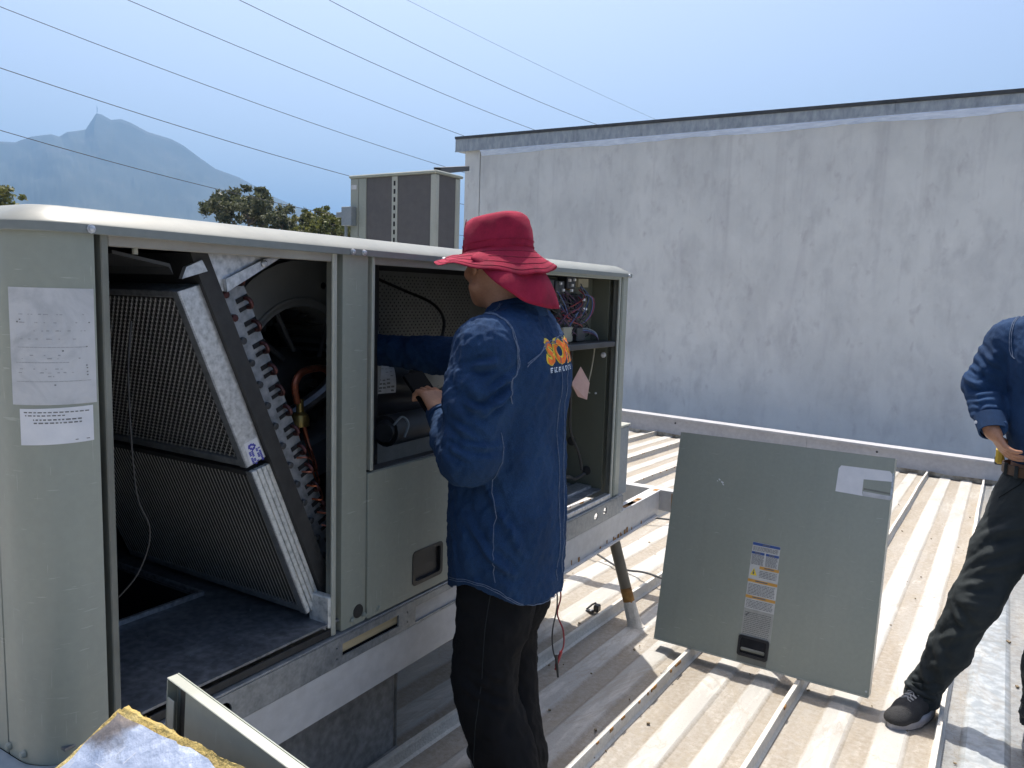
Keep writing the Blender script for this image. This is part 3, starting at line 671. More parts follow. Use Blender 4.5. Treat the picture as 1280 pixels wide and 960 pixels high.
# ------------------------------------------------------------------ the open rooftop cabinet
def cabinet():
    GRIME = M_('grimy_header', [(.17, .16, .14), (.27, .255, .225), (.33, .32, .285)], 9, .6, 0, (1, .4, 1), bump=(90, .1))
    t = thing('rooftop_unit', (-2.1, 2.05, .425), 'large grey-green rooftop air conditioner with its access doors removed', 'air conditioner')
    X = -1.45
    face = lambda u, v, w_: (X - w_, u, v)
    # rounded corner panel
    def sweep(name, plan, z0, z1, mat, parent=t, **k):
        bm = B(); a = [bm.verts.new((p[0], p[1], z0)) for p in plan]; b = [bm.verts.new((p[0], p[1], z1)) for p in plan]
        for i in range(len(plan) - 1): bm.faces.new((a[i], a[i + 1], b[i + 1], b[i]))
        return obj(name, bm, mat, parent, fix=False, **k)
    arc = [(-1.55 + .10 * math.sin(k / 10 * math.pi / 2), .83 - .10 * math.cos(k / 10 * math.pi / 2)) for k in range(11)]
    sweep('corner_panel', [(-1.588, .734), (-1.588, .73)] + arc + [(X, .852), (X - .004, .8535), (X - .03, .8535)], .512, 1.56, PAINT, angle=50)
    sweep('end_panel', [(-2.78, .73), (-1.594, .73), (-1.592, .733), (-1.592, .75)], .512, 1.56, PAINT, angle=50)
    sweep('back_panel', [(-2.78, 3.37), (-2.78, .73)], .512, 1.56, PAINT); sweep('end_panel', [(-1.478, 3.374), (-2.78, 3.374)], .512, 1.56, PAINT)
    bm = B(); box(bm, (-1.482, .8545, .512), (-1.478, .866, 1.555)); obj('gap_strip', bm, PAINTD, t)
    # jambs, header and posts
    ob_box('jamb', (-1.49, .866, .512), (X - .001, .881, 1.538), PAINTD, t, .002); ob_box('jamb', (-1.459, 1.478, .512), (X, 1.494, 1.55), PAINTL, t, .003)
    ob_box('header', (-1.47, .8815, 1.516), (X - .004, 1.4775, 1.55), GRIME, t, .002)
    ob_box('gap_strip', (-1.49, 1.4945, .512), (-1.474, 1.5115, 1.55), PAINTD, t, 0)
    bm = B(); plate(bm, rrect(1.512, .514, 1.608, 1.55, .003, 2), [circ(1.579, .55, .020)], face, .03); obj('mid_post', bm, PAINT, t)
    bm = B(); lathe(bm, [(.0202, 0), (.019, .004), (0, .004)], (X - .002, 1.579, .55), (1, 0, 0), 20); obj('hole_plug', bm, RUBBER, t)
    ob_box('gap_strip', (-1.49, 1.6085, .943), (-1.474, 1.627, 1.55), PAINTD, t, 0)
    ob_box('jamb', (-1.50, 1.627, .943), (X, 1.638, 1.55), PAINTL, t, .002)
    ob_box('header', (-1.47, 1.6385, 1.516), (X - .004, 2.30, 1.55), GRIME, t, .002)
    ob_box('mid_post', (-1.50, 2.30, .512), (X, 2.42, 1.55), PAINT, t, .004)
    ob_box('header', (-1.50, 2.4205, 1.524), (X - .004, 3.283, 1.55), PAINT, t, .002)
    ob_box('jamb', (-1.462, 3.284, .512), (X - .003, 3.302, 1.55), PAINTL, t, .003); ob_box('gap_strip', (-1.49, 3.3025, .512), (-1.468, 3.316, 1.55), PAINTD, t, 0)
    ob_box('corner_post', (-1.478, 3.3165, .512), (X, 3.374, 1.55), PAINT, t, .006)
    ob_box('sill', (-1.50, 1.6385, .905), (-1.462, 2.2995, .942), DARKMET, t, .002); bm = B(); box(bm, (-1.461, 1.6385, .905), (-1.455, 2.2995, .930)); obj('gasket', bm, RUBBER, t)
    # lower fixed panel with its recessed black pull
    bm = B(); plate(bm, rrect(1.612, .516, 2.296, .938, .003, 2), [rrect(1.822, .555, 1.958, .648, .012)], lambda u, v, w_: (X + .004 - w_, u, v), .02); lp = obj('lower_panel', bm, PAINT, t)
    bm = B(); plate(bm, rrect(1.814, .547, 1.966, .656, .014), [rrect(1.826, .559, 1.954, .644, .010)], lambda u, v, w_: (X + .0065 - w_, u, v), .012); box(bm, (X - .012, 1.822, .555), (X - .004, 1.958, .648)); h = obj('pull_handle', bm, PLASTB, lp)
    # lid: fascia, sloped band, crowned top
    arc2 = [(-1.55 + .112 * math.sin(k / 12 * math.pi / 2), .83 - .112 * math.cos(k / 12 * math.pi / 2)) for k in range(13)]
    arc3 = [(-1.55 + .022 * math.sin(k / 12 * math.pi / 2) - .0, .83 - .022 * math.cos(k / 12 * math.pi / 2)) for k in range(13)]
    FASC = M_('fascia_shade_paint', [(.17, .19, .185), (.20, .22, .21)], 3, .4, 0, (1, .4, 1), fine=(60, .08))  # darker colour that paints in the shade on the fascia
    # footprint rings: bottom inner lip, fascia bottom, fascia top, sloped top
    def ring(o):           # o: offset outwards of the face
        r = .10 + o
        a = [(-1.55 + r * math.sin(k / 12 * math.pi / 2), .83 - r * math.cos(k / 12 * math.pi / 2)) for k in range(13)]
        return [(-2.80 - o, .73 - o)] + a + [(X + o, 3.374 + o), (-2.80 - o, 3.374 + o)]
    bm = B(); rings = []
    for o, z in ((-.004, 1.5365), (.011, 1.5355), (.012, 1.537), (.012, 1.5525), (.010, 1.5555), (-.040, 1.5835), (-.05, 1.5865), (-.09, 1.589)):
        rings.append([bm.verts.new((p[0], p[1], z)) for p in ring(o)])
    for a, b in zip(rings, rings[1:]):
        for k in range(len(a)): bm.faces.new((a[k], a[(k + 1) % len(a)], b[(k + 1) % len(a)], b[k])).material_index = 1 if a is rings[0] or a is rings[1] or a is rings[2] else 0
    bm.faces.new(rings[-1])
    lid = obj('lid', bm, [M_('lid_paint', [(.17, .175, .155), (.215, .22, .195), (.24, .245, .215)], 3, .42, 0, (1, .5, 1), fine=(30, .08)), FASC], t, angle=28)
    bm = B(); rr = random.Random(3)
    for a in np.arange(.0, 1.0, .001): pass
    for y in (.845, 1.475, 1.56, 1.60, 2.34, 2.39, 3.33):
        pass
    for p, n in [((X + .0125, y, 1.5445), (1, 0, 0)) for y in (.84, 1.535, 1.578, 2.35, 3.345)] + [((-1.55 + .112 * .05, .718, 1.5445), (0, -1, 0)), ((-1.95, .718, 1.5445), (0, -1, 0))]:
        bm = B(); lathe(bm, [(.0085, 0), (.0085, .002), (.006, .0021), (.006, .006), (.0035, .0075), (0, .0078)], p, n, 8); obj('screw', bm, GALV, lid)
    for p in [(1.553, .532), (1.600, .532), (1.66, .532), (2.25, .532)]:
        bm = B(); lathe(bm, [(.008, 0), (.008, .002), (.0055, .0021), (.0055, .006), (0, .007)], (X + .004, p[0], p[1]), (1, 0, 0), 8); obj('screw', bm, PAINT, t)
    # base rail with fork slots and knock-outs
    bm = B(); outer = [(.64, .4255), (3.408, .4255), (3.408, .5045), (.64, .5045)]
    holes = [circ(1.12, .465, .022), rect(1.508, .447, 1.746, .483), rect(1.826, .432, 2.18, .482), circ(3.112, .468, .022, 14, .016), [(3.188, .456), (3.222, .456), (3.222, .480), (3.214, .487), (3.198, .487), (3.188, .480)]]
    for y, z in ((1.486, .478), (1.486, .447), (1.787, .478), (1.787, .447)): holes.append(circ(y, z, .0028, 8))
    plate(bm, outer, holes, lambda u, v, w_: (X + .010 - w_, u, v), .006); rail = obj('base_rail', bm, RAILG, t, smooth=False)
    bm = B(); box(bm, (-1.49, .64, .505), (X + .0085, 3.40, .511), .001); obj('rail_flange', bm, RAILG, t)
    bm = B(); box(bm, (-1.47, 1.50, .452), (-1.452, 1.76, .503), 0); obj('timber_block', bm, WOOD, t); bm = B(); box(bm, (-1.50, 1.45, .426), (-1.475, 1.80, .452)); obj('slot_lining', bm, BLACK, t)
    bm = B(); box(bm, (-1.462, 1.80, .4265), (-1.447, 2.22, .503), 0); obj('slot_backing', bm, STEELW, t)
    bm = B(); box(bm, (-1.50, 1.07, .426), (-1.47, 1.17, .503)); obj('slot_lining', bm, BLACK, t)
    # a rounded grey skirt round the left end
    ring2 = [(-1.55 + r_ * 0, 0) for r_ in ()]
    bm = B(); rg = []
    for o, z in ((.002, .512), (.022, .506), (.034, .492), (.036, .425)):
        r = .10 + o; rg.append([bm.verts.new((p[0], p[1], z)) for p in [(-2.78, .73 - o)] + [(-1.55 + r * math.sin(k / 10 * math.pi / 2), .83 - r * math.cos(k / 10 * math.pi / 2)) for k in range(9)]])
    for a, b in zip(rg, rg[1:]):
        for k in range(len(a) - 1): bm.faces.new((a[k], a[k + 1], b[k + 1], b[k]))
    obj('base_skirt', bm, GREYB, t)
    for p, n in (((-1.585, .7295, .53), (0, -1, 0)), ((-1.535, .7315, .53), (0, -1, 0)), ((-1.70, .7295, .60), (0, -1, 0))):
        bm = B(); lathe(bm, [(.008, 0), (.008, .003), (.005, .008), (0, .009)], p, n, 8); obj('screw', bm, PAINT, t)
    # faded stickers wrapped on the rounded corner
    def onarc(y, off):      # position on the corner outline for arc-length coordinate measured back from y=.852
        s = .852 - y
        if s <= .022: return (X + off, y)
        a = (s - .022) / .10
        if a > math.pi / 2: return (-1.55 - (s - .022 - .157), .73 - off)
        return (-1.55 + (.10 + off) * math.cos(a), .83 - (.10 + off) * math.sin(a))
    def sticker(name, s0, s1, z0, z1, off, mat, parent=t, tilt=0., n=14, m=1):
        bm = B(); g = []
        for k in range(n + 1):
            s = s0 + (s1 - s0) * k / n; p = onarc(s, off); col = []
            for q in range(m + 1):
                col.append(bm.verts.new((p[0], p[1], z0 + (z1 - z0) * q / m + tilt * (k / n - .5))))
            g.append(col)
        for a, b in zip(g, g[1:]):
            for q in range(m): bm.faces.new((a[q], a[q + 1], b[q + 1], b[q]))
        return bm
    st = obj('rating_sticker', sticker('', .848, .700, 1.219, 1.434, .0006, STICK), STICK, t)
    rr = random.Random(11); bm = B()
    def dash(s0, s1, z, h, off):
        p, q = onarc(s0, off), onarc(s1, off); quad(bm, (*p, z), (*q, z), (*q, z + h), (*p, z + h))
    for z, a, b in ((1.325, .83, .715), (1.297, .80, .71), (1.262, .838, .71)): 
        for k in range(16): dash(a + (b - a) * k / 16, a + (b - a) * (k + .9) / 16, z, .0010, .0010)
    for k in range(60):
        a = rr.uniform(.712, .83); z = rr.choice([1.385, 1.37, 1.355, 1.34, 1.31, 1.304, 1.285, 1.278, 1.271]) ; dash(a, a + rr.uniform(.002, .006), z, rr.uniform(.001, .002), .0011)
    tag(obj('faded_print', bm, INKF, st, smooth=False), kind='stuff')
    for a, z in ((.789, 1.318), (.775, 1.255), (.83, 1.285), (.829, 1.29), (.83, 1.278), (.83, 1.272), (.836, 1.37), (.72, 1.375), (.83, 1.325), (.715, 1.371)):
        bm = B(); dash(a, a + .003, z, .0022, .0012); obj('scuff_mark', bm, INKD, st, smooth=False)
    st2 = obj('printed_label', sticker('', .840, .714, 1.145, 1.213, .0007, STICKW, tilt=-.003), STICKW, t)
    bm = B()
    for z, a, b, h in ((1.204, .832, .722, .0022), (1.198, .79, .724, .0022), (1.190, .818, .738, .0026), (1.184, .818, .738, .0026)):
        s = a
        while s > b: l = rr.uniform(.003, .008); dash(s, max(b, s - l), z, h, .0012); s -= l + .0025
    dash(.832, .806, 1.151, .0016, .0012)
    tag(obj('label_print', bm, INKD, st2, smooth=False), kind='stuff')
    # --- inside: lining, floor, return opening
    bm = B(); box(bm, (-2.77, .76, .50), (-2.74, 3.35, 1.53)); box(bm, (-2.739, .75, 1.526), (-1.502, 3.28, 1.533)); box(bm, (-2.739, .752, .562), (-1.60, .765, 1.525)); obj('lining', bm, BLACK, t, smooth=False)
    bm = B(); plate(bm, [(-1.459, .768), (-1.459, 2.0), (-2.735, 2.0), (-2.735, .768)], [rect(-1.90, .80, -2.55, 1.395)[::-1]], lambda u, v, w_: (u, v, .548 - w_), .006)
    obj('floor_pan', bm, FLOORP, t, smooth=False)
    bm = B(); box(bm, (-1.90, .80, .5485), (-1.888, 1.407, .562), .001); box(bm, (-2.55, 1.3955, .5485), (-1.9005, 1.407, .562), .001); obj('opening_lip', bm, GALV, t)
    bm = B(); box(bm, (-2.56, .79, .30), (-1.89, 1.41, .32)); box(bm, (-2.56, 1.397, .3205), (-1.89, 1.41, .5415)); box(bm, (-2.56, .785, .3205), (-1.89, .7995, .5415)); box(bm, (-2.57, .80, .3205), (-2.552, 1.396, .5415)); box(bm, (-1.899, .80, .3205), (-1.885, 1.396, .5415)); obj('return_opening', bm, BLACK, t, smooth=False)
    bm = B(); box(bm, (-1.458, .882, .513), (-1.4525, 1.477, .533), .001); obj('gasket', bm, RUBBER, t)
    bm = B(); rr = random.Random(6)
    for k in range(16): x, y = rr.uniform(-1.85, -1.47), rr.uniform(.9, 1.42); box(bm, (x, y, .5483), (x + rr.uniform(.001, .007), y + rr.uniform(.001, .003), .5483 + rr.uniform(.0008, .003)))
    tag(obj('grit', bm, RAILG, t), kind='stuff')
    bm = B(); prism(bm, [(-2.73, 2.03, .56), (-1.78, 2.03, .56), (-1.475, 1.655, .56), (-1.475, 1.645, .56), (-1.785, 2.02, .56), (-2.73, 2.02, .56)], (0, 0, .965)); obj('partition', bm, BLACK, t, smooth=False)
    # blower housing with its inlet ring, wheel and motor
    yc, zc = 1.667, 1.195
    sc_ = [(yc + (.333 + .05 * max(0, k / 40 - .5)) * math.cos(math.pi / 2 + k / 40 * math.tau), zc + (.333 + .05 * max(0, k / 40 - .5)) * math.sin(math.pi / 2 + k / 40 * math.tau)) for k in range(40)]
    bm = B(); plate(bm, sc_, [circ(yc - .012, zc - .006, .205, 36)], lambda u, v, w_: (-1.75 - w_, u, v), .30); bl = obj('blower_housing', bm, BLOWER, t)
    bm = B(); lathe(bm, [(.204, -.004), (.214, .001), (.224, .007), (.230, .006), (.231, .0)], (-1.75, yc - .012, zc - .006), (1, 0, 0), 40); obj('inlet_ring', bm, BLOWER, bl)
    bm = B()
    for k in range(36):
        a = k / 36 * math.tau; c, s = math.cos(a), math.sin(a)
        p = V((-1.79, yc - .012 + .19 * c, zc - .006 + .19 * s)); q = V((-1.79, yc - .012 + .165 * math.cos(a + .16), zc - .006 + .165 * math.sin(a + .16)))
        prism(bm, [p, q, q + V((0, .002, .002)), p + V((0, .002, .002))], (-.2, 0, 0))
    tag(obj('fan_blade', bm, DARKMET, bl), kind='stuff')
    bm = B(); lathe(bm, [(0, .02), (.05, .02), (.085, .0), (.10, -.02), (.10, -.22), (0, -.22)], (-1.80, yc - .0, zc - .03), (1, 0, 0), 28); lathe(bm, [(.03, .02), (.03, .05), (.012, .055), (.012, .09), (0, .09)], (-1.80, yc, zc - .03), (1, 0, 0), 16); obj('motor', bm, RUBBER, bl)
    for a in (.25, .75, 1.35, 2.6):
        bm = B(); tube(bm, [(-1.765, yc + .10 * math.cos(a * math.pi), zc - .03 + .10 * math.sin(a * math.pi)), (-1.762, yc + .21 * math.cos(a * math.pi + .2), zc + .21 * math.sin(a * math.pi + .2))], .008, 6); obj('motor_arm', bm, DARKMET, bl)
    for y, z in ((1.74, 1.455), (1.475, 1.345), (1.45, 1.05)):
        bm = B(); lathe(bm, [(.010, 0), (.010, .001), (0, .0011)], (-1.7495, y, z), (1, 0, 0), 12); obj('hole_plug', bm, BLACK, bl)
    bm = B(); tube(bm, spline([(-1.70, 1.73, 1.36), (-1.66, 1.71, 1.28), (-1.66, 1.705, 1.2), (-1.69, 1.68, 1.14), (-1.73, 1.60, 1.08)], 6), .022, 10); obj('suction_pipe', bm, M_('dull_zinc', [(.10, .105, .12), (.2, .21, .23)], 30, .35, .7), t)
    # coil behind the filters: insulated edge, tube sheet, return bends
    o0, dn, nn = V((0, 1.105, 1.462)), V((0, .405, -.915)).normalized(), V((0, .915, .405)).normalized()
    L_ = .965
    def P(x, d, n): return V((x, 0, 0)) + o0 + dn * d + nn * n
    bm = B(); prism(bm, [P(-1.503, -.052, .015), P(-1.503, -.052, .057), P(-1.503, L_, .057), P(-1.503, L_, .015)], (-.9, 0, 0)); obj('coil_edge_insulation', bm, RUBBER, t)
    bm = B(); prism(bm, [P(-1.545, .02, .058), P(-1.545, .02, .150), P(-1.545, L_, .150), P(-1.545, L_, .058)], (-.9, 0, 0)); coil = obj('evaporator_coil', bm, GALVD, t)
    for k in range(15):
        d = .06 + k * .0605
        bm = B(); pts = [P(-1.545, d - .012, .138)] + [P(-1.536 + .011 * math.sin(a), d - .012 + .012 * (1 - math.cos(a)), .138 + .0 * a) for a in (0, .5, 1.05, 1.57, 2.1, 2.6, 3.14)] + [P(-1.545, d + .012, .138)]
        tube(bm, pts, .0055, 7); obj('return_bend', bm, BEND, coil)
        bm = B(); prism(bm, [P(-1.5445, d - .019, .112), P(-1.5445, d - .019, .150), P(-1.5445, d - .007, .150), P(-1.5445, d - .007, .112)], (.0012, 0, 0)); prism(bm, [P(-1.5445, d + .005, .112), P(-1.5445, d + .005, .150), P(-1.5445, d + .015, .150), P(-1.5445, d + .015, .112)], (.0012, 0, 0)); obj('tube_slot', bm, BLACK, coil)
        bm = B(); lathe(bm, [(.009, 0), (.009, .01), (.006, .012), (0, .012)], P(-1.545, d + .018, .088), (1, 0, 0), 8); obj('tube_end', bm, BEND if k < 2 else DARKMET, coil)
    bm = B(); prism(bm, [(-1.512, 1.121, 1.517), (-1.512, 1.352, 1.521), (-1.512, 1.325, 1.503), (-1.512, 1.19, 1.434), (-1.512, 1.165, 1.44), (-1.512, 1.128, 1.475)], (.003, 0, 0)); prism(bm, [(-1.508, 1.186, 1.462), (-1.508, 1.30, 1.514), (-1.508, 1.352, 1.5212), (-1.508, 1.19, 1.433)], (.010, 0, 0))
    prism(bm, [(-1.509, 1.072, 1.459), (-1.509, 1.083, 1.485), (-1.509, 1.123, 1.502), (-1.509, 1.137, 1.478)], (.012, 0, 0)); br = obj('coil_bracket', bm, GALV, t, smooth=False)
    bm = B(); lathe(bm, [(.009, 0), (.009, .003), (.005, .006), (0, .006)], (-1.497, 1.295, 1.502), (1, 0, 0), 8); obj('screw', bm, GALV, br)
    bm = B(); prism(bm, [P(-1.52, -.02, -.032), P(-1.52, -.04, -.036), V((-1.52, .93, 1.505)), V((-1.52, .93, 1.512)), P(-1.52, -.045, -.03)], (-1.0, 0, 0)); obj('baffle', bm, DARKMET, t)
    bm = B(); box(bm, (-1.53, 1.47, .535), (-1.455, 1.4945, .622), .003); obj('drain_bracket', bm, GALVW, t)
    # copper pipework
    cp = obj('copper_pipe', (lambda bm: (tube(bm, spline([(-1.62, 1.515, 1.13), (-1.62, 1.505, 1.175), (-1.62, 1.517, 1.203), (-1.62, 1.545, 1.218), (-1.62, 1.60, 1.222), (-1.62, 1.63, 1.21), (-1.62, 1.642, 1.18), (-1.62, 1.648, 1.10)], 6), .0105, 10), bm)[1])(B()), COPPER, t)
    bm = B(); lathe(bm, [(.0095, .055), (.011, .02), (.022, .012), (.026, 0), (.026, -.02), (.018, -.022), (0, -.022)], (-1.62, 1.524, 1.085), (0, 0, 1), 14); obj('distributor', bm, BRASS, cp)
    for k in range(7):
        a = k / 7 * math.tau; s = V((-1.62 + .014 * math.cos(a), 1.524 + .014 * math.sin(a), 1.065)); e = P(-1.545, .56 + .045 * k, .12)
        bm = B(); tube(bm, spline([s, s + V((.01, .01 - .004 * k, -.05)), (s + e) / 2 + V((.02, .03, -.05 - .006 * k)), e + V((.02, .02, 0)), e], 6), .0028, 5); obj('capillary_tube', bm, COPPER, cp)
    bm = B(); tube(bm, [(-1.565, 1.40, .905), (-1.66, 1.60, .925)], .017, 12); tube(bm, [(-1.60, 1.472, .9125), (-1.625, 1.525, .918)], .0195, 12); obj('header_pipe', bm, COPPER, t)
    bm = B(); tube(bm, spline([(-1.50, .955, 1.37), (-1.50, .945, 1.25), (-1.50, .955, 1.02), (-1.50, .985, .92), (-1.51, .96, .83), (-1.53, .905, .77)], 6), .0022, 5); obj('loose_wire', bm, RUBBER, t)
    bm = B(); tube(bm, [(-1.49, .96, 1.505), (-1.49, .96, 1.517)], .006, 8); obj('catch_pin', bm, PAINTL, t)
    # --- compressor compartment
    bm = B(); box(bm, (-2.16, 2.035, .55), (-2.14, 3.27, 1.525)); lb = obj('lining_board', bm, MESHB, t)
    bm = B()
    for i in range(26):
        for j in range(22):
            y, z = 2.42 + i * .026 + (.013 if j % 2 else 0), 1.22 + j * .0135
            lathe(bm, [(.0045, 0), (.003, .002), (0, .0024)], (-2.1399, y, z), (1, 0, 0), 5)
    tag(obj('dimple', bm, DARKMET, lb), kind='stuff')
    bm = B(); box(bm, (-2.739, 2.035, .544), (-1.5, 3.275, .552)); obj('floor_pan', bm, FLOORP, t, smooth=False)
    bm = B(); box(bm, (-1.48, 2.43, .512), (-1.452, 3.282, .535), .002); box(bm, (-1.62, 2.7, .552), (-1.54, 3.26, .566), .002); box(bm, (-1.74, 2.7, .552), (-1.65, 3.26, .56), .002); obj('floor_rail', bm, GALV, t)
    bm = B(); lathe(bm, [(0, .30), (.10, .29), (.128, .25), (.135, .2), (.135, -.2), (.128, -.25), (.10, -.29), (0, -.30)], (-1.92, 2.25, 1.11), (.25, 1, .0), 26); cm = obj('compressor', bm, PLASTB, t)
    bm = B(); ax = V((.25, 1, 0)).normalized(); a_, b_ = frame_of(ax); cpos = V((-1.92, 2.25, 1.11))
    g = []
    for k in range(9):
        th = .55 - .75 * k / 8; rad = V((math.cos(th) * .97, -math.cos(th) * .24, math.sin(th))).normalized()
        rad = (rad - rad.dot(ax) * ax).normalized()
        g.append([bm.verts.new(cpos + rad * .1358 + ax * h) for h in (-.20, -.065)])
    for p, q in zip(g, g[1:]): bm.faces.new((p[0], p[1], q[1], q[0]))
    lab = obj('compressor_label', bm, STICK, cm)
    bm = B(); rr = random.Random(21)
    for k in range(1, 8):
        for c in range(7):
            if rr.random() < .75:
                th = .55 - .75 * (k + rr.uniform(-.1, .1)) / 8; rad = V((math.cos(th) * .97, -math.cos(th) * .24, math.sin(th))); rad = (rad - rad.dot(ax) * ax).normalized(); h0 = -.195 + c * .018; p = cpos + rad * .1364 + ax * h0
                quad(bm, p, p + ax * rr.uniform(.008, .016), p + ax * .014 - V((0, 0, .007)), p - V((0, 0, .007)))
    tag(obj('label_print', bm, INKD, lab, smooth=False), kind='stuff')
    bm = B(); tube(bm, [(-1.66, 1.93, .99), (-1.68, 2.30, .99)], .052, 18); tube(bm, [(-1.64, 1.90, .99), (-1.655, 1.93, .99)], [.03, .04], 14); obj('accumulator', bm, DARKMET, t)
    bm = B(); tube(bm, spline([(-1.60, 1.90, 1.02), (-1.59, 1.93, 1.045), (-1.58, 1.95, 1.02), (-1.58, 1.93, .98)], 6), .004, 6); obj('loose_wire', bm, GREYB, t)
    bm = B(); lathe(bm, [(0, .03), (.04, .028), (.056, .018), (.060, 0), (.060, -.06), (0, -.06)], (-1.66, 2.17, 1.16), (.85, -.5, .1), 26)
    mo = obj('motor_end', bm, M_('cast_aluminium', [(.17, .165, .15), (.24, .235, .215)], 20, .6, .2), t)
    axm = V((.85, -.5, .1)).normalized(); am, bm_ = frame_of(axm)
    for k in range(5):
        a = k / 5 * math.tau; bm = B(); lathe(bm, [(.007, 0), (.007, .002), (0, .002)], V((-1.66, 2.17, 1.16)) + axm * .024 + (am * math.cos(a) + bm_ * math.sin(a)) * .038, axm, 10); obj('bolt_hole', bm, RUBBER, mo)
    bm = B(); tube(bm, spline([(-2.13, 2.38, 1.50), (-2.0, 2.42, 1.45), (-1.85, 2.42, 1.40), (-1.75, 2.36, 1.34), (-1.72, 2.30, 1.26)], 8), .006, 7); obj('power_lead', bm, RUBBER, t)
    # --- control box
    bm = B(); box(bm, (-1.60, 2.43, 1.245), (-1.585, 3.275, 1.523)); box(bm, (-1.80, 3.276, .55), (-1.5, 3.2825, 1.523)); cb = obj('control_panel', bm, OLIVE, t, smooth=False)
    bm = B(); box(bm, (-1.60, 2.43, 1.222), (-1.462, 3.30, 1.246), .003); obj('control_shelf', bm, RAILG if False else DARKMET, cb)
    def comp(name, y0, z0, y1, z1, d, mat, bev=.003):
        bm = B(); box(bm, (-1.5845, y0, z0), (-1.5845 + d, y1, z1), bev); return obj(name, bm, mat, cb)
    for y, z in ((2.83, 1.455), (2.93, 1.475), (2.86, 1.375), (2.74, 1.46), (2.72, 1.37)):
        c = comp('contactor', y, z, y + .075, z + .052, .05, PLASTB)
        bm = B()
        for q in range(3):
            for r_ in (0, 1): box(bm, (-1.536, y + .006 + q * .025, z + .004 + r_ * .035), (-1.530, y + .017 + q * .025, z + .014 + r_ * .035))
    comp('terminal_block', 2.985, 1.36, 3.055, 1.45, .04, BLACK); comp('terminal_block', 3.06, 1.37, 3.12, 1.455, .03, RUBBER)
    for k, (y, z) in enumerate(((2.855, 1.490), (2.935, 1.505), (2.96, 1.485), (2.88, 1.463), (2.955, 1.463), (2.98, 1.508), (3.075, 1.385), (3.095, 1.385), (3.075, 1.425), (2.845, 1.395))):
        bm = B(); box(bm, (-1.535, y, z), (-1.526, y + .014, z + .011), .001); obj('terminal', bm, STICKW, cb)
    comp('relay', 2.87, 1.25, 2.95, 1.315, .07, BEIGE, .004); comp('relay', 2.96, 1.25, 3.0, 1.315, .05, BEIGE, .004); comp('transformer', 3.02, 1.25, 3.10, 1.31, .06, DARKMET, .004)
    comp('cover_plate', 3.09, 1.485, 3.19, 1.523, .02, BEIGE, .001)
    bm = B(); lathe(bm, [(.02, 0), (.02, .03), (.012, .038), (0, .038)], (-1.585, 3.0, 1.49), (1, 0, 0), 14); obj('capacitor', bm, M_('amber_resin', [(.22, .12, .04), (.34, .2, .08)], 20, .4), cb)
    bm = B(); lathe(bm, [(.028, 0), (.028, .03), (.02, .036), (0, .036)], (-1.585, 2.80, 1.42), (1, 0, 0), 16); obj('capacitor', bm, STICK, cb)
    rr = random.Random(12)
    for k in range(46):
        y0, z0 = rr.uniform(2.72, 3.10), rr.uniform(1.36, 1.50); y1, z1 = rr.uniform(2.75, 3.14), rr.uniform(1.25, 1.36)
        bm = B(); tube(bm, spline([(-1.555, y0, z0), (-1.53 + rr.uniform(-.01, .015), y0 + rr.uniform(-.03, .05), (z0 + z1) / 2 + .03), (-1.53 + rr.uniform(-.01, .01), y1 + rr.uniform(-.02, .03), z1 + .03), (-1.55, y1, z1)], 5), .0024, 5)
        obj('control_wire', bm, rr.choice([BLUEW, PURW, RUBBER, RUBBER, RUBBER, REDW, PURW, RUBBER, BLUEW]), cb)
    for k, m in enumerate((BLUEW, REDW, PURW)):
        bm = B(); tube(bm, spline([(-1.54, 3.09, 1.455), (-1.52, 3.135 + .008 * k, 1.44), (-1.52, 3.145 + .009 * k, 1.39), (-1.53, 3.11 + .005 * k, 1.34), (-1.55, 3.04, 1.31)], 6), .003, 5); obj('control_wire', bm, m, cb)
    for k, m in enumerate((GREYB, BLUEW, PURW)):
        bm = B(); tube(bm, spline([(-1.54, 3.02, 1.30 - .006 * k), (-1.52, 3.10, 1.305 - .008 * k), (-1.51, 3.17, 1.285 - .006 * k), (-1.51, 3.20, 1.25)], 6), .003, 5); obj('control_wire', bm, m, cb)
    # below the shelf: pipes, cable, tag, grommets
    for y, x, r_, m in ((2.90, -1.62, .012, DARKMET), (2.98, -1.66, .016, OLIVE), (3.06, -1.70, .014, OLIVE), (3.13, -1.74, .018, OLIVE)):
        bm = B(); tube(bm, [(x, y, .56), (x, y, 1.22)], r_, 9); obj('riser_pipe', bm, m, t)
    bm = B(); tube(bm, spline([(-1.55, 3.02, 1.22), (-1.56, 3.05, 1.0), (-1.57, 3.08, .85), (-1.55, 3.13, .74), (-1.54, 3.15, .66)], 8), .006, 6); obj('power_lead', bm, RUBBER, t)
    bm = B(); tube(bm, spline([(-1.52, 3.19, 1.22), (-1.53, 3.185, 1.12), (-1.54, 3.17, 1.03), (-1.53, 3.18, 1.01)], 8), .0035, 6); obj('loose_wire', bm, BEIGE, t)
    bm = B(); tube(bm, spline([(-1.56, 2.9, .64), (-1.55, 3.02, .65), (-1.56, 3.12, .62), (-1.55, 3.20, .63)], 8), .008, 7); obj('power_lead', bm, RUBBER, t)
    for p, r_, m in (((-1.575, 3.2755, .63), .022, RUBBER), ((-1.66, 3.2755, .76), .022, RUBBER), ((-1.515, 3.2755, 1.18), .013, STICKW), ((-1.545, 3.2755, 1.0), .005, STICKW)):
        bm = B(); lathe(bm, [(r_, 0), (r_, .004), (r_ * .6, .008), (0, .008)], p, (0, -1, 0), 14); obj('grommet', bm, m, t)
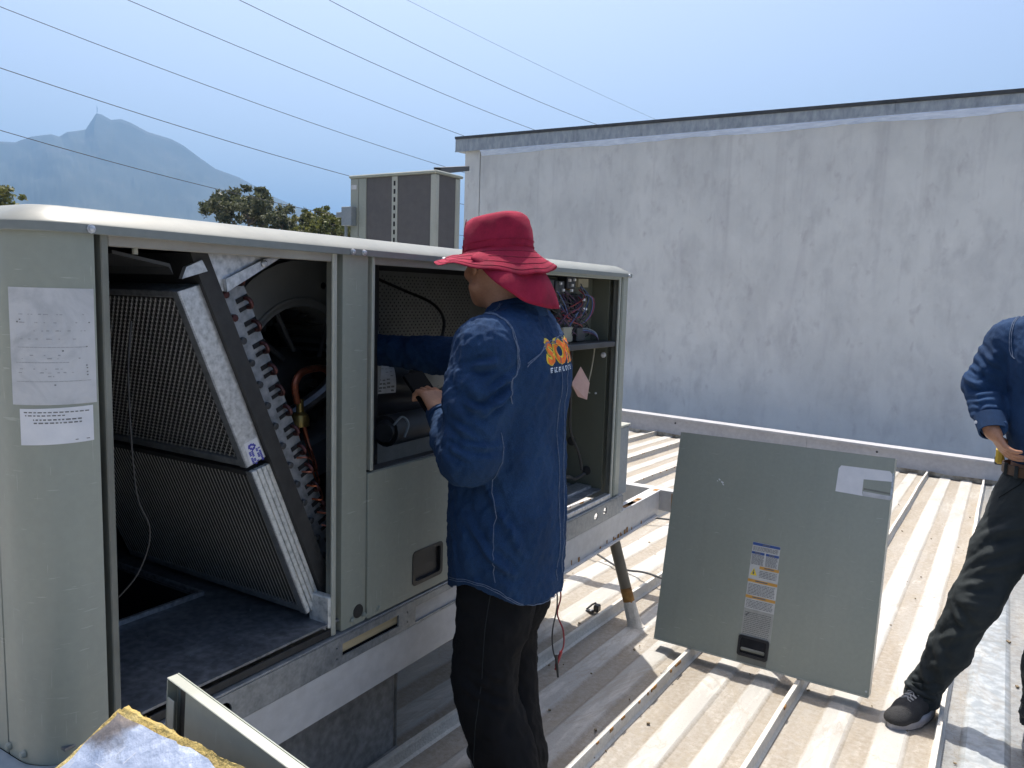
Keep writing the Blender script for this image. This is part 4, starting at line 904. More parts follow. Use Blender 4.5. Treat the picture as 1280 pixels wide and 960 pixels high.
    bm = B(); prism(bm, [(-1.545, 3.105, 1.135), (-1.56, 3.05, 1.06), (-1.55, 3.10, 1.0), (-1.525, 3.14, .985), (-1.52, 3.15, 1.06)], (.0012, .0006, 0)); obj('paper_tag', bm, PINK, t, smooth=False)
    bm = B(); box(bm, (-1.62, 2.72, .552), (-1.56, 2.82, .575)); obj('bracket', bm, GALV, t)
    # disconnect on the far end wall
    bm = B(); box(bm, (-1.72, 3.376, .47), (-1.50, 3.585, .815), .006); d = obj('disconnect_box', bm, GREYB, t); bm = B(); box(bm, (-1.725, 3.376, .8152), (-1.495, 3.592, .825), .002); obj('box_lid', bm, PAINTL, d)
    return t
cabinet()

# ------------------------------------------------------------------ pleated filters resting in the slanted rack
def filt(TL, TR, BR, BL, label, mesh, sticker):
    x0, dep = -1.515, .80
    TL, TR, BR, BL = [V((x0, *p)) for p in (TL, TR, BR, BL)]
    t = thing('air_filter', (x0 - dep / 2, BL.y, BL.z), label, 'filter', 'filters in the slanted rack')
    dn = (BL - TL).normalized(); L = (BL - TL).length; nn = (TR - TL); T = nn.length; nn.normalize(); bx = V((-1, 0, 0))
    def P(s, d, n): return TL + bx * s + dn * d + nn * n
    def slab(bm, s0, s1, d0, d1, n0, n1, bev=0.0015):
        M = Matrix((bx, dn, nn)).transposed().to_4x4(); M.translation = TL
        box(bm, (s0, d0, n0), (s1, d1, n1), bev, M)
    mats = GALV if mesh else GALVW
    bm = B()
    if mesh: slab(bm, 0, .016, 0, L, 0, T)
    else:
        for k in range(4): slab(bm, 0, .016, 0, L, T * k / 4 + (.001 if k else 0), T * (k + 1) / 4 - .0012)
    fr = obj('end_rail', bm, mats, t)
    bm = B(); slab(bm, .0165, dep, 0, .016, 0, T); obj('top_rail', bm, GALV if mesh else DARKMET, t)
    bm = B(); slab(bm, .0165, dep, L - .02, L, 0, T); obj('bottom_rail', bm, RAILG, t)
    bm = B(); slab(bm, .0005, .022, .0005, L - .0005, -.003, -.0002, 0); obj('edge_lip', bm, RAILG, t)
    bm = B()
    if mesh:
        slab(bm, .0165, dep, .0165, L - .021, .014, T - .004, 0); md = obj('media', bm, FIN, t)
        bm = B(); nr, nc = 40, 44
        for r in range(nr):
            d0 = .018 + (L - .042) * r / nr; pit = (L - .042) / nr
            for c in range(nc):
                s0 = .018 + (dep - .03) * c / nc; w_ = (dep - .03) / nc
                o = w_ / 2 if r % 2 else 0
                a, b, c_ = P(s0 + o, d0 + pit, .003), P(s0 + o + w_ / 2, d0, .003), P(s0 + o + w_, d0 + pit, .003)
                e = dn * .0032; q = nn * .004
                quad(bm, a, b, b + e, a + e + q); quad(bm, b, c_, c_ + e + q, b + e)
        tag(obj('wire_mesh', bm, WIREM, t, smooth=False, fix=False), kind='stuff')
    else:
        n = 116; g = []
        for k in range(n + 1):
            s = .018 + (dep - .02) * k / n; h = .004 if k % 2 else .022
            g.append((bm.verts.new(P(s, .017, h)), bm.verts.new(P(s, L - .021, h))))
        for a, b in zip(g, g[1:]): bm.faces.new((a[0], a[1], b[1], b[0]))
        obj('pleated_media', bm, FIN, t, smooth=False)
        bm = B()
        for k in range(59):
            s = .018 + (dep - .02) * k / 58; slab(bm, s - .0005, s + .0005, .017, L - .021, .0015, .003, 0)
        tag(obj('wire_mesh', bm, WIREM, t, smooth=False), kind='stuff')
    if sticker:
        M = lambda d, n: P(-.0006, d, n)
        bm = B(); quad(bm, M(L * .868, .014), M(L * .868, T - .006), M(L * .992, T - .004), M(L * .992, .010)); st = obj('maker_sticker', bm, STICKW, t)
        bm = B(); rr = random.Random(3)
        def dab(d, n, h, w_): bm_q = [M(d, n), M(d, n + w_), M(d + h, n + w_), M(d + h, n)]; quad(bm, *[p + V((.0006, 0, 0)) for p in bm_q])
        for d, n in ((.884, .028), (.889, .034), (.886, .022), (.895, .020), (.898, .037), (.904, .024), (.908, .033), (.912, .028)): dab(L * d, n, .006, .006)
        for r in range(9):
            for c in range(5):
                if c != 2 or r > 6:
                    if rr.random() < .8: dab(L * .924 + r * .0042, .017 + c * .0072, .0034, .006)
        obj('sticker_print', bm, INKV, st, smooth=False)
    return t
filt((1.075, 1.432), (1.132, 1.450), (1.315, 1.026), (1.256, 1.008), 'upper pleated filter with bright expanded wire mesh and a blue and white sticker', True, True)
filt((1.270, .995), (1.327, 1.008), (1.508, .589), (1.450, .570), 'lower dark pleated filter with a ribbed white-bloomed metal edge', False, False)

# ------------------------------------------------------------------ removed doors
def flat_door(t, w_, h_, th=.028, mat=PAINT, inner=PAINT):
    """door in local coordinates: x along width, z up, front at y=0 facing -y"""
    bm = B(); box(bm, (0, 0, 0), (w_, .0015, h_), 0)
    o1 = obj('skin', bm, mat, t, local=True, smooth=False)
    for n_, lo, hi in (('bottom_flange', (.0005, .002, .0005), (w_ - .0005, th, .0025)), ('top_flange', (.0005, .002, h_ - .0025), (w_ - .0005, th, h_ - .0005)), ('side_flange', (.0005, .002, .003), (.0025, th, h_ - .003)), ('side_flange', (w_ - .0025, .002, .003), (w_ - .0005, th, h_ - .003))):
        bm = B(); box(bm, lo, hi, .0006); obj(n_, bm, PAINTL if 'bottom' in n_ or 'top' in n_ else mat, t, local=True)
    bm = B(); box(bm, (.012, .0026, .012), (w_ - .012, th - .006, h_ - .012), 0); obj('insulation', bm, BLACK, t, local=True)
    return o1

def lean_panel():
    bl, br, tl = V((-1.160, 3.163, -.046)), V((-.284, 3.142, -.044)), V((-1.150, 3.365, .853))
    ax = (br - bl).normalized(); az = (tl - bl); az = (az - az.dot(ax) * ax * .25).normalized(); ay = az.cross(ax).normalized(); az2 = ax.cross(ay)
    # the panel leans a little to the left as it stands on two seams
    w_, h_ = (br - bl).length, .920
    t = thing('access_panel', bl, 'grey-green access panel with warning labels leaning upright on the seams', 'panel')
    ax = (ax + V((0, 0, .0))).normalized(); az = (tl - bl).normalized(); az = (az - az.dot(ax) * ax).normalized(); ay = az.cross(ax).normalized()
    M = Matrix((ax, ay, az)).transposed().to_4x4(); M.translation = bl; t.matrix_basis = M
    flat_door(t, w_, h_, .068)
    F = lambda x, z, o=.0004: V((x, -o, z))
    def poly(name, pts, mat, parent, o=.0004):
        bm = B(); bm.faces.new([bm.verts.new(F(x, z, o)) for x, z in pts]); return obj(name, bm, mat, parent, local=True, smooth=False, fix=False)
    lb = poly('warning_label', [(.372, .104), (.494, .104), (.4955, .402), (.488, .4025), (.489, .4975), (.376, .4995)], LBLT, t)
    poly('grey_band', [(.3725, .105), (.4935, .105), (.4940, .222), (.373, .224)], LBLG, lb, .0008)
    poly('blue_bar', [(.3765, .487), (.4885, .486), (.4885, .4965), (.3765, .4985)], INKB, lb, .0008)
    poly('blue_bar', [(.376, .451), (.429, .4505), (.429, .460), (.376, .4605)], INKB, lb, .0008); poly('blue_bar', [(.434, .4505), (.488, .450), (.488, .4595), (.434, .460)], INKB, lb, .0008)
    for z, x0 in ((.392, .415), (.334, .3735), (.267, .373)): poly('orange_bar', [(x0, z), (.4945, z - .001), (.4945, z + .011), (x0, z + .012)], INKO, lb, .0008)
    poly('warning_triangle', [(.379, .362), (.408, .362), (.3935, .392)], INKY, lb, .0008)
    poly('bolt_symbol', [(.3905, .366), (.3955, .366), (.3965, .375), (.394, .375), (.395, .384), (.391, .384), (.3915, .376), (.389, .376)], INKD, lb, .0012)
    rr = random.Random(4); bm = B()
    def line(x0, x1, z, h):
        x = x0
        while x < x1 - .003:
            l = min(rr.uniform(.004, .014), x1 - x); bm.faces.new([bm.verts.new(F(a, b, .0012)) for a, b in ((x, z), (x + l, z), (x + l, z + h), (x, z + h))]); x += l + .0022
    for k in range(4): line(.38, .484, .466 + k * .0045, .0022)
    for k in range(10): line(.379, .428, .408 + k * .0043 if k < 10 else 0, .0021); line(.436, .484, .408 + k * .0043, .0021)
    for k in range(5): line(.417, .488, .358 + k * .0062, .0024)
    for k in range(8): line(.379, .488, .284 + k * .0058, .0024)
    for k in range(6): line(.378, .487, .229 + k * .0058, .0024)
    for k in range(14): line(.378, .486, .110 + k * .0075, .0026)
    for z, a, b in ((.4905, .417, .447), (.4535, .390, .412), (.453, .447, .470), (.396, .435, .475), (.338, .405, .455), (.271, .40, .455)): 
        bm.faces.new([bm.verts.new(F(x, y, .0013)) for x, y in ((a, z), (b, z), (b, z + .0045), (a, z + .0045))])
    tag(obj('label_print', bm, INKD, lb, local=True, smooth=False, fix=False), kind='stuff')
    poly('hook_symbol', [(.381, .196), (.386, .193), (.397, .205), (.392, .209)], INKD, lb, .0012)
    bm = B(); plate(bm, rrect(.366, .028, .491, .112, .010), [rrect(.376, .040, .481, .102, .006)], lambda u, v, w_: V((u, -.006 + w_, v)), .012); box(bm, (.372, .012, .034), (.485, .016, .106)); h = obj('pull_handle', bm, PLASTB, t, local=True)
    bm = B(); box(bm, (.371, -.0022, .034), (.486, -.0006, .107)); obj('cup', bm, BLACK, h, local=True); bm = B(); box(bm, (.379, -.006, .050), (.477, .004, .064), .003); obj('finger_bar', bm, PAINTD, h, local=True)
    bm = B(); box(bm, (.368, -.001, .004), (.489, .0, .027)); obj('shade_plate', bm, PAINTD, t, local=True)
    bm = B(); box(bm, (0, -.0035, -.0025), (w_, -.0004, .0022), 0); obj('edge_highlight', bm, PAINTL, t, local=True)  # pale strip painted as the lit lower edge
    tg = poly('paper_sticker', [(.673, .760), (.676, .853), (.684, .866), (.862, .868), (.872, .858), (.874, .828), (.772, .823), (.772, .770), (.776, .757)], STICKW, t)
    poly('torn_strip', [(.776, .757), (.874, .756), (.876, .772), (.773, .7755)], STICK, tg, .0003); poly('brown_rule', [(.776, .782), (.872, .778), (.872, .785), (.776, .789)], PAINTD, tg, .0005); poly('silver_edge', [(.872, .76), (.880, .76), (.879, .86), (.874, .864)], GALV, tg, .0006)
    bm = B()
    for x, z, s in ((.196, .735, .010), (.208, .725, .013), (.216, .716, .008), (.19, .728, .006)): bm.faces.new([bm.verts.new(F(x + s * a, z + s * b, .0005)) for a, b in ((0, 0), (.8, -.5), (1, .1), (.5, .25), (.2, .5))])
    obj('scratch', bm, STICKW, t, local=True, smooth=False, fix=False)
    bm = B(); lathe(bm, [(.004, 0), (.004, .002), (0, .0022)], F(.866, .02, 0), (0, -1, 0), 8); obj('screw', bm, GALV, t, local=True)
    # the short stub of frame it rests against
    s = thing('pipe_stub', (-.72, 3.29, roof_z(3.29)), 'short weathered pipe stub on the roof, hidden behind the leaning panel', 'pipe')
    ob_tube('pipe', [(-.72, 3.345, roof_z(3.34)), (-.72, 3.345, .50)], .024, PIPEG, s, 12); ob_box('foot_plate', (-.80, 3.28, roof_z(3.3) + .010), (-.64, 3.41, roof_z(3.3) + .020), RUST, s)
lean_panel()

def upright_door():
    # stands near the camera: top edge along x, dished side to the camera
    t = thing('removed_door', (-1.098, .70, roof_z(.7) + .066), 'grey-green removed door standing on edge behind the foil panel', 'door')
    w_, h_, th = .92, .788, .045
    t.location.z += .027; t.rotation_euler = (0, R(5.5), R(-5.0)); bm = B()
    box(bm, (0, .0175, 0), (w_, .0195, h_)); obj('skin', bm, PAINT, t, local=True, smooth=False)
    for lo, hi, m in (((0, 0, h_ - .0025), (w_, .017, h_), PAINTL), ((0, 0, 0), (w_, .017, .0025), PAINT), ((0, 0, .003), (.0025, .017, h_ - .003), PAINT), ((w_ - .0025, 0, .003), (w_, .017, h_ - .003), PAINT)):  # top flange takes the paler paint to colour in its sunlit rim
        bm = B(); box(bm, lo, hi, .0008); obj('flange', bm, m, t, local=True)
    for lo, hi in (((.003, 0, .003), (w_ - .003, .002, .03)), ((.003, 0, .031), (.021, .002, h_ - .031)), ((w_ - .021, 0, .031), (w_ - .003, .002, h_ - .031))):
        bm = B(); box(bm, lo, hi, .0006); obj('return_lip', bm, PAINTL, t, local=True)
    bm = B(); box(bm, (.040, .006, .01), (w_ - .03, .017, h_ - .004), .002); obj('insulation', bm, PAINT, t, local=True)
    bm = B(); box(bm, (.022, .009, .02), (.039, .017, h_ - .006), .002); obj('gasket', bm, RUBBER, t, local=True)
upright_door()

def foil_panel():
    tl = V((-1.062, .640, .817)); dn = V((-.040, -.068, -.067)).normalized(); ax = V((1, -.02, .0)).normalized()
    ax = (ax - 0 * dn).normalized(); n = ax.cross(dn); n = -n if n.z < 0 else n; n.normalize()
    t = thing('foil_insulation_panel', (-.6, .05, -.02), 'silver foil faced insulation panel with ragged yellow fibreglass edges in the foreground', 'insulation')
    w_, L = .86, 1.20; nu, nv = 90, 110; rr = random.Random(5)
    def Z(u, v):
        e = min(u, w_ - u, v * 1.0); base = .0025 * math.sin(u * 21 + 2 * math.sin(v * 9)) * math.sin(v * 17 + 1.5) + .0025 * math.sin(u * 55 + v * 31) * math.sin(v * 47 - u * 13)
        return base + .004 * (1 - math.exp(-e / .03)) - .004
    bm = B(); g = []
    for i in range(nu + 1):
        row = []
        for j in range(nv + 1):
            u, v = w_ * i / nu, L * j / nv
            uu = u + (.006 * math.sin(v * 30) + .004 * math.sin(v * 77) if i == 0 else 0); vv = v + (.003 + .003 * math.exp(-u / .06) + .0022 * math.sin(u * 26) + .001 * math.sin(u * 71) if j == 0 else 0)
            row.append(bm.verts.new(tl + ax * uu + dn * vv + n * Z(u, v)))
        g.append(row)
    for i in range(nu):
        for j in range(nv):
            f = bm.faces.new((g[i][j], g[i + 1][j], g[i + 1][j + 1], g[i][j + 1]))
    fo = obj('foil_facing', bm, foil_mat(tl + ax * .015 - V(t.location)), t, angle=180)
    # scrim threads showing through the foil
    bm = B()
    for k in range(40):
        v = .05 + k * .028
        for q in range(0, 30):
            if rr.random() < .5:
                u = w_ * q / 30; a = tl + ax * u + dn * v + n * (Z(u, v) + .0005); b = tl + ax * (u + .022) + dn * v + n * (Z(u + .022, v) + .0005); quad(bm, a, b, b + dn * .0009, a + dn * .0009)
    for k in range(32):
        u = .02 + k * .027
        for q in range(0, 44):
            if rr.random() < .45:
                v = .04 + L * q / 46; a = tl + ax * u + dn * v + n * (Z(u, v) + .0005); b = tl + ax * u + dn * (v + .02) + n * (Z(u, v + .02) + .0005); quad(bm, a, b, b + ax * .0009, a + ax * .0009)
    tag(obj('scrim_thread', bm, STICKW, fo, smooth=False, fix=False), kind='stuff')
    # fibreglass core with torn edge
    bm = B(); nseg = 160; th = .030
    def edge(pf, out, n_, nx):
        rows = []
        for k in range(n_ + 1):
            p = pf(k / n_); tp = (.14 + .36 * math.exp(-(k / n_ / .16) ** 2)) if nx == 0 else .45; n = n0 * tp; j = [.0012 * math.sin(k * .31 + q_) + .0008 * math.sin(k * .9 + 2 * q_) + rr.uniform(-.0007, .0007) for q_ in range(4)]
            rows.append([bm.verts.new(p - n0 * .0085 - out * .03), bm.verts.new(p - n0 * .0065 - out * .012), bm.verts.new(p + n0 * (-.004 - .004 * tp) + out * (.004 + j[0] * .5)), bm.verts.new(p + n * (-.019 + j[3] * .4) + out * (.008 + j[1])), bm.verts.new(p + n * (-.025) + out * (.007 + j[2])), bm.verts.new(p + n * (-.031) + out * (.002 + j[3]))])
        for a, b in zip(rows, rows[1:]):
            for q in range(5): bm.faces.new((a[q], a[q + 1], b[q + 1], b[q]))
    n0 = n.copy(); edge(lambda s: tl + ax * (w_ * s), -dn, 200, 0); edge(lambda s: tl + dn * (L * s), -ax, 220, 1)
    for k in range(320):                       # loose fibres
        s = rr.random(); p = (tl + ax * (w_ * s) - dn * rr.uniform(0, .008)) if rr.random() < .55 else (tl + dn * (L * s * .5) - ax * rr.uniform(0, .008))
        p = p + n * rr.uniform(-.03, -.008); d = V((rr.gauss(0, 1), rr.gauss(0, 1), rr.gauss(0, 1))).normalized() * rr.uniform(.004, .009); q = V((.0003, .0003, .0003)); quad(bm, p, p + d, p + d + q, p + q)
    cs = [tl, tl + ax * w_, tl + ax * w_ + dn * L, tl + dn * L]
    f = bm.faces.new([bm.verts.new(c - n * .031) for c in cs])
    obj('fibreglass_core', bm, FIBRE, t, smooth=False, fix=False)
foil_panel()
# ------------------------------------------------------------------ soft bodies: a distance field and its surface
class Field:
    def __init__(s, lo, hi, res):
        s.lo = np.array(lo, float); s.res = res; s.n = np.ceil((np.array(hi) - s.lo) / res).astype(int) + 1
        s.D = np.full(s.n, .2, np.float32); s.ax = [s.lo[i] + res * np.arange(s.n[i]) for i in range(3)]
    def sub(s, lo, hi):
        a = np.clip(np.floor((np.array(lo) - s.lo) / s.res).astype(int), 0, s.n); b = np.clip(np.ceil((np.array(hi) - s.lo) / s.res).astype(int) + 1, 0, s.n)
        sl = tuple(slice(a[i], b[i]) for i in range(3))
        return sl, s.ax[0][sl[0]][:, None, None], s.ax[1][sl[1]][None, :, None], s.ax[2][sl[2]][None, None, :]
    def put(s, sl, d, k, cut=False):
        A = s.D[sl]
        if A.size == 0: return
        if cut: d = -d; h = np.maximum(k - np.abs(A - d), 0) / max(k, 1e-6); s.D[sl] = np.maximum(A, d) + h * h * k / 4
        else: h = np.maximum(k - np.abs(A - d), 0) / max(k, 1e-6); s.D[sl] = np.minimum(A, d) - h * h * k / 4
    def cap(s, a, b, ra, rb=None, k=.015, cut=False, m=.05):
        rb = ra if rb is None else rb; a, b = np.array(a, float), np.array(b, float); R_ = max(ra, rb) + m
        sl, X, Y, Z = s.sub(np.minimum(a, b) - R_, np.maximum(a, b) + R_); v = b - a; L2 = max(v @ v, 1e-9)
        t = np.clip(((X - a[0]) * v[0] + (Y - a[1]) * v[1] + (Z - a[2]) * v[2]) / L2, 0, 1)
        d = np.sqrt((X - a[0] - t * v[0]) ** 2 + (Y - a[1] - t * v[1]) ** 2 + (Z - a[2] - t * v[2]) ** 2) - (ra + (rb - ra) * t)
        s.put(sl, d, k, cut)
    def chain(s, pts, rs, k=.015, cut=False):
        for i in range(len(pts) - 1): s.cap(pts[i], pts[i + 1], rs[i], rs[i + 1], k, cut)
    def ell(s, c, r, M=None, k=.015, cut=False, m=.05):
        c = np.array(c, float); R_ = max(r) + m; M = np.eye(3) if M is None else np.array([list(q) for q in M]); sl, X, Y, Z = s.sub(c - R_, c + R_)
        X, Y, Z = X - c[0], Y - c[1], Z - c[2]; q = [(X * M[i][0] + Y * M[i][1] + Z * M[i][2]) / r[i] for i in range(3)]
        g = np.sqrt(q[0] ** 2 + q[1] ** 2 + q[2] ** 2); s.put(sl, ((g - 1) * min(r)).astype(np.float32), k, cut)
    def col(s, F, L, knots, k=.02, cut=False, p=2.3, m=.06):
        """upright column; knots (z, cx, cy, half depth along F, half width along L)"""
        K = np.array(sorted(knots), float); z0, z1 = K[0, 0], K[-1, 0]; R_ = K[:, 3:].max() + m
        lo = np.array([K[:, 1].min() - R_, K[:, 2].min() - R_, z0 - m]); hi = np.array([K[:, 1].max() + R_, K[:, 2].max() + R_, z1 + m])
        sl, X, Y, Z = s.sub(lo, hi); z = Z.ravel()
        # smooth interpolation of the knots
        def itp(j):
            zz = np.clip(z, z0, z1); i = np.clip(np.searchsorted(K[:, 0], zz) - 1, 0, len(K) - 2); t = (zz - K[i, 0]) / (K[i + 1, 0] - K[i, 0])
            m_ = np.gradient(K[:, j], K[:, 0]); h = K[i + 1, 0] - K[i, 0]
            return ((2 * t ** 3 - 3 * t ** 2 + 1) * K[i, j] + (t ** 3 - 2 * t ** 2 + t) * h * m_[i] + (-2 * t ** 3 + 3 * t ** 2) * K[i + 1, j] + (t ** 3 - t ** 2) * h * m_[i + 1])[None, None, :]
        cx, cy_, a, b = itp(1), itp(2), itp(3), itp(4); f = (X - cx) * F[0] + (Y - cy_) * F[1]; l = (X - cx) * L[0] + (Y - cy_) * L[1]
        g = ((np.abs(f) / a) ** p + (np.abs(l) / b) ** p) ** (1 / p); d = (g - 1) * np.minimum(a, b)
        d = np.maximum(d, np.maximum(z0 - Z, Z - z1)); s.put(sl, d.astype(np.float32), k, cut)
    def surface(s):
        D = s.D; n = s.n; I = D < 0; c = np.zeros(n - 1, np.int8)
        for i in (0, 1):
            for j in (0, 1):
                for k in (0, 1): c += I[i:n[0] - 1 + i, j:n[1] - 1 + j, k:n[2] - 1 + k]
        act = np.argwhere((c > 0) & (c < 8)); idx = np.full(n - 1, -1, np.int32); idx[tuple(act.T)] = np.arange(len(act))
        P = np.zeros((len(act), 3)); W = np.zeros(len(act)); cor = [(i, j, k) for i in (0, 1) for j in (0, 1) for k in (0, 1)]
        for a in cor:
            for ax in range(3):
                if a[ax]: continue
                b = list(a); b[ax] = 1; pa, pb = act + a, act + b; da, db = D[tuple(pa.T)], D[tuple(pb.T)]; x = (da < 0) != (db < 0)
                t = np.where(x, da / np.where(x, da - db, 1), 0); P += np.where(x[:, None], pa + t[:, None] * (pb - pa), 0); W += x
        P = s.lo + s.res * P / W[:, None]; F = []
        for ax in range(3):
            u, v = (ax + 1) % 3, (ax + 2) % 3; sh = [0, 0, 0]; sh[ax] = 1
            A = I[:n[0] - sh[0], :n[1] - sh[1], :n[2] - sh[2]]; Bq = I[sh[0]:, sh[1]:, sh[2]:]; E_ = np.argwhere(A != Bq)
            E_ = E_[(E_[:, u] > 0) & (E_[:, v] > 0) & (E_[:, u] < n[u] - 1) & (E_[:, v] < n[v] - 1)]; q = []
            for du, dv in ((-1, -1), (0, -1), (0, 0), (-1, 0)):
                e = E_.copy(); e[:, u] += du; e[:, v] += dv; q.append(idx[tuple(e.T)])
            q = np.stack(q, 1); fl = A[tuple(E_.T)]; q[~fl] = q[~fl][:, ::-1]; F.append(q)
        F = np.concatenate(F); F = F[(F >= 0).all(1)]
        return P, F

def vnormals(P, F):
    n = np.cross(P[F[:, 2]] - P[F[:, 0]], P[F[:, 3]] - P[F[:, 1]]); N = np.zeros_like(P)
    for k in range(4): np.add.at(N, F[:, k], n)
    return N / np.maximum(np.linalg.norm(N, axis=1, keepdims=True), 1e-9)

def relax(P, F, it=2):
    E_ = np.concatenate([F[:, [0, 1]], F[:, [1, 2]], F[:, [2, 3]], F[:, [3, 0]]])
    for _ in range(it):
        S = np.zeros_like(P); W = np.zeros(len(P))
        for a, b in ((0, 1), (1, 0)): np.add.at(S, E_[:, a], P[E_[:, b]]); np.add.at(W, E_[:, a], 1)
        P = .5 * P + .5 * S / W[:, None]
    return P

def wob(P, seed, f, st=(1, 1, 1), n=7, ridge=False):
    """cheap smooth noise from warped waves, about -1..1"""
    r = np.random.RandomState(seed); Q = P * np.array(st); out = np.zeros(len(P)); tot = 0
    wq = Q + .35 / f * np.sin(Q[:, [1, 2, 0]] * f * 1.7 + r.rand(3) * 6)
    for i in range(n):
        d = r.randn(3); d /= np.linalg.norm(d); ff = f * (1 + i * .45); a = 1 / (1 + i * .5); v = np.sin(wq @ d * ff + r.rand() * 6.28)
        out += a * ((1 - 2 * np.abs(v)) if ridge else v); tot += a
    return out / tot * 1.8

def crease(P, N, lines, w=.012, amp=.006):
    """raised folds along polylines with a trough on either side"""
    for ln in lines:
        pts = np.array(ln[0], float); ww = ln[1] if len(ln) > 1 else w; aa = ln[2] if len(ln) > 2 else amp; best = np.full(len(P), 9.); tt = np.zeros(len(P))
        L_ = len(pts) - 1
        for i in range(L_):
            v = pts[i + 1] - pts[i]; t = np.clip(((P - pts[i]) @ v) / (v @ v), 0, 1); d = np.linalg.norm(P - pts[i] - t[:, None] * v, axis=1); m = d < best; best[m] = d[m]; tt[m] = (i + t[m]) / L_
        fade = np.sin(np.clip(tt, .02, .98) * math.pi) ** .6; h = aa * 1.45 * fade * (np.exp(-(best / ww) ** 2) - .55 * np.exp(-((best - 1.9 * ww) / ww) ** 2)); P = P + N * h[:, None]
    return P

def skin_obj(name, P, F, mat, parent=None, loc=None):
    me = bpy.data.meshes.new(name); me.from_pydata(P.tolist(), [], F.tolist()); me.update()
    return link_mesh(name, me, mat, parent, loc=loc, angle=180)

def A3(*v): return np.array(v, float)
def nrm(v): v = np.array(v, float); return v / np.linalg.norm(v)

def head(S, c, F, U, rot=None):
    """c: middle of the head; F face direction, U up; height 0.23"""
    F, U = nrm(F), nrm(U); U = nrm(U - (U @ F) * F); L = np.cross(U, F); M = [F, L, U]
    q = lambda f, l, u: c + F * f + L * l + U * u
    S.ell(q(-.012, 0, .035), (.098, .076, .085), M, .01); S.ell(q(.022, 0, -.035), (.068, .064, .082), M, .03)
    S.ell(q(.050, 0, -.088), (.034, .034, .024), M, .022)
    S.cap(q(.083, 0, .012), q(.108, 0, -.026), .009, .0135, .012); S.ell(q(.098, .011, -.029), (.011, .008, .008), M, .007); S.ell(q(.098, -.011, -.029), (.011, .008, .008), M, .007)
    S.cap(q(.078, .026, .034), q(.078, -.026, .034), .012, .012, .014)
    for sg in (1, -1):
        S.ell(q(.088, .031 * sg, .008), (.014, .017, .011), M, .008, cut=True); S.ell(q(.072, .031 * sg, .006), (.0135, .0135, .0115), M, .003)
        S.ell(q(.062, .046 * sg, -.022), (.024, .020, .018), M, .02)
        S.ell(q(-.008, .076 * sg, -.006), (.019, .009, .031), M, .006); S.ell(q(-.002, .086 * sg, -.004), (.010, .006, .019), M, .003, cut=True)
        S.cap(q(.02, .060 * sg, -.065), q(.058, .028 * sg, -.092), .018, .018, .02)
    S.cap(q(.090, .020, -.054), q(.096, 0, -.052), .0055, .0075, .006); S.cap(q(.096, 0, -.052), q(.090, -.020, -.054), .0075, .0055, .006)
    S.cap(q(.088, .016, -.063), q(.093, 0, -.064), .006, .008, .006); S.cap(q(.093, 0, -.064), q(.088, -.016, -.063), .008, .006, .006)
    return q

def hand(S, w, d, n, side, curl=(.3, .35, .4, .45), spread=.05, thumb=(.6, .7, .35), tcurl=.3, s=1.0):
    """w wrist, d along the fingers, n out of the palm, side towards the thumb"""
    d, n = nrm(d), nrm(n); n = nrm(n - (n @ d) * d); sd = nrm(np.array(side) - (np.array(side) @ d) * d - (np.array(side) @ n) * n); tips = []
    for i in range(4):
        o = (1.5 - i); base = w + d * .018 * s + sd * o * .012 * s; kn = w + d * (.092 - .004 * abs(o - .5)) * s + sd * o * .0205 * s - n * .003
        S.cap(base, kn, .014 * s, .0105 * s, .014)
        l = (.074, .083, .077, .060)[i] * s; p = kn; a = 0.0; dd = nrm(d + sd * spread * o)
        for j, fr in enumerate((.46, .30, .24)):
            a += curl[i] * (1.0, 1.15, .8)[j] * (1 if j else .8); v = dd * math.cos(a) + n * math.sin(a); q = p + v * l * fr
            S.cap(p, q, (.0098 - .0008 * j) * s, (.0092 - .0010 * j) * s, .004); p = q
        tips.append(p)
    tb = w + d * .028 * s + sd * .022 * s + n * .006; v = nrm(d * thumb[0] + sd * thumb[1] + n * thumb[2])
    m = tb + v * .040 * s; v2 = nrm(v + d * .35 + n * tcurl); e = m + v2 * .031 * s; v3 = nrm(v2 + n * tcurl); f = e + v3 * .025 * s
    S.cap(w + d * .015 * s + sd * .008 * s, m, .016 * s, .0125 * s, .012); S.cap(m, e, .0118 * s, .0105 * s, .006); S.cap(e, f, .0105 * s, .008 * s, .004)
    S.cap(w - d * .03 * s, w + d * .02 * s, .024 * s, .024 * s, .02)
    return tips + [f]

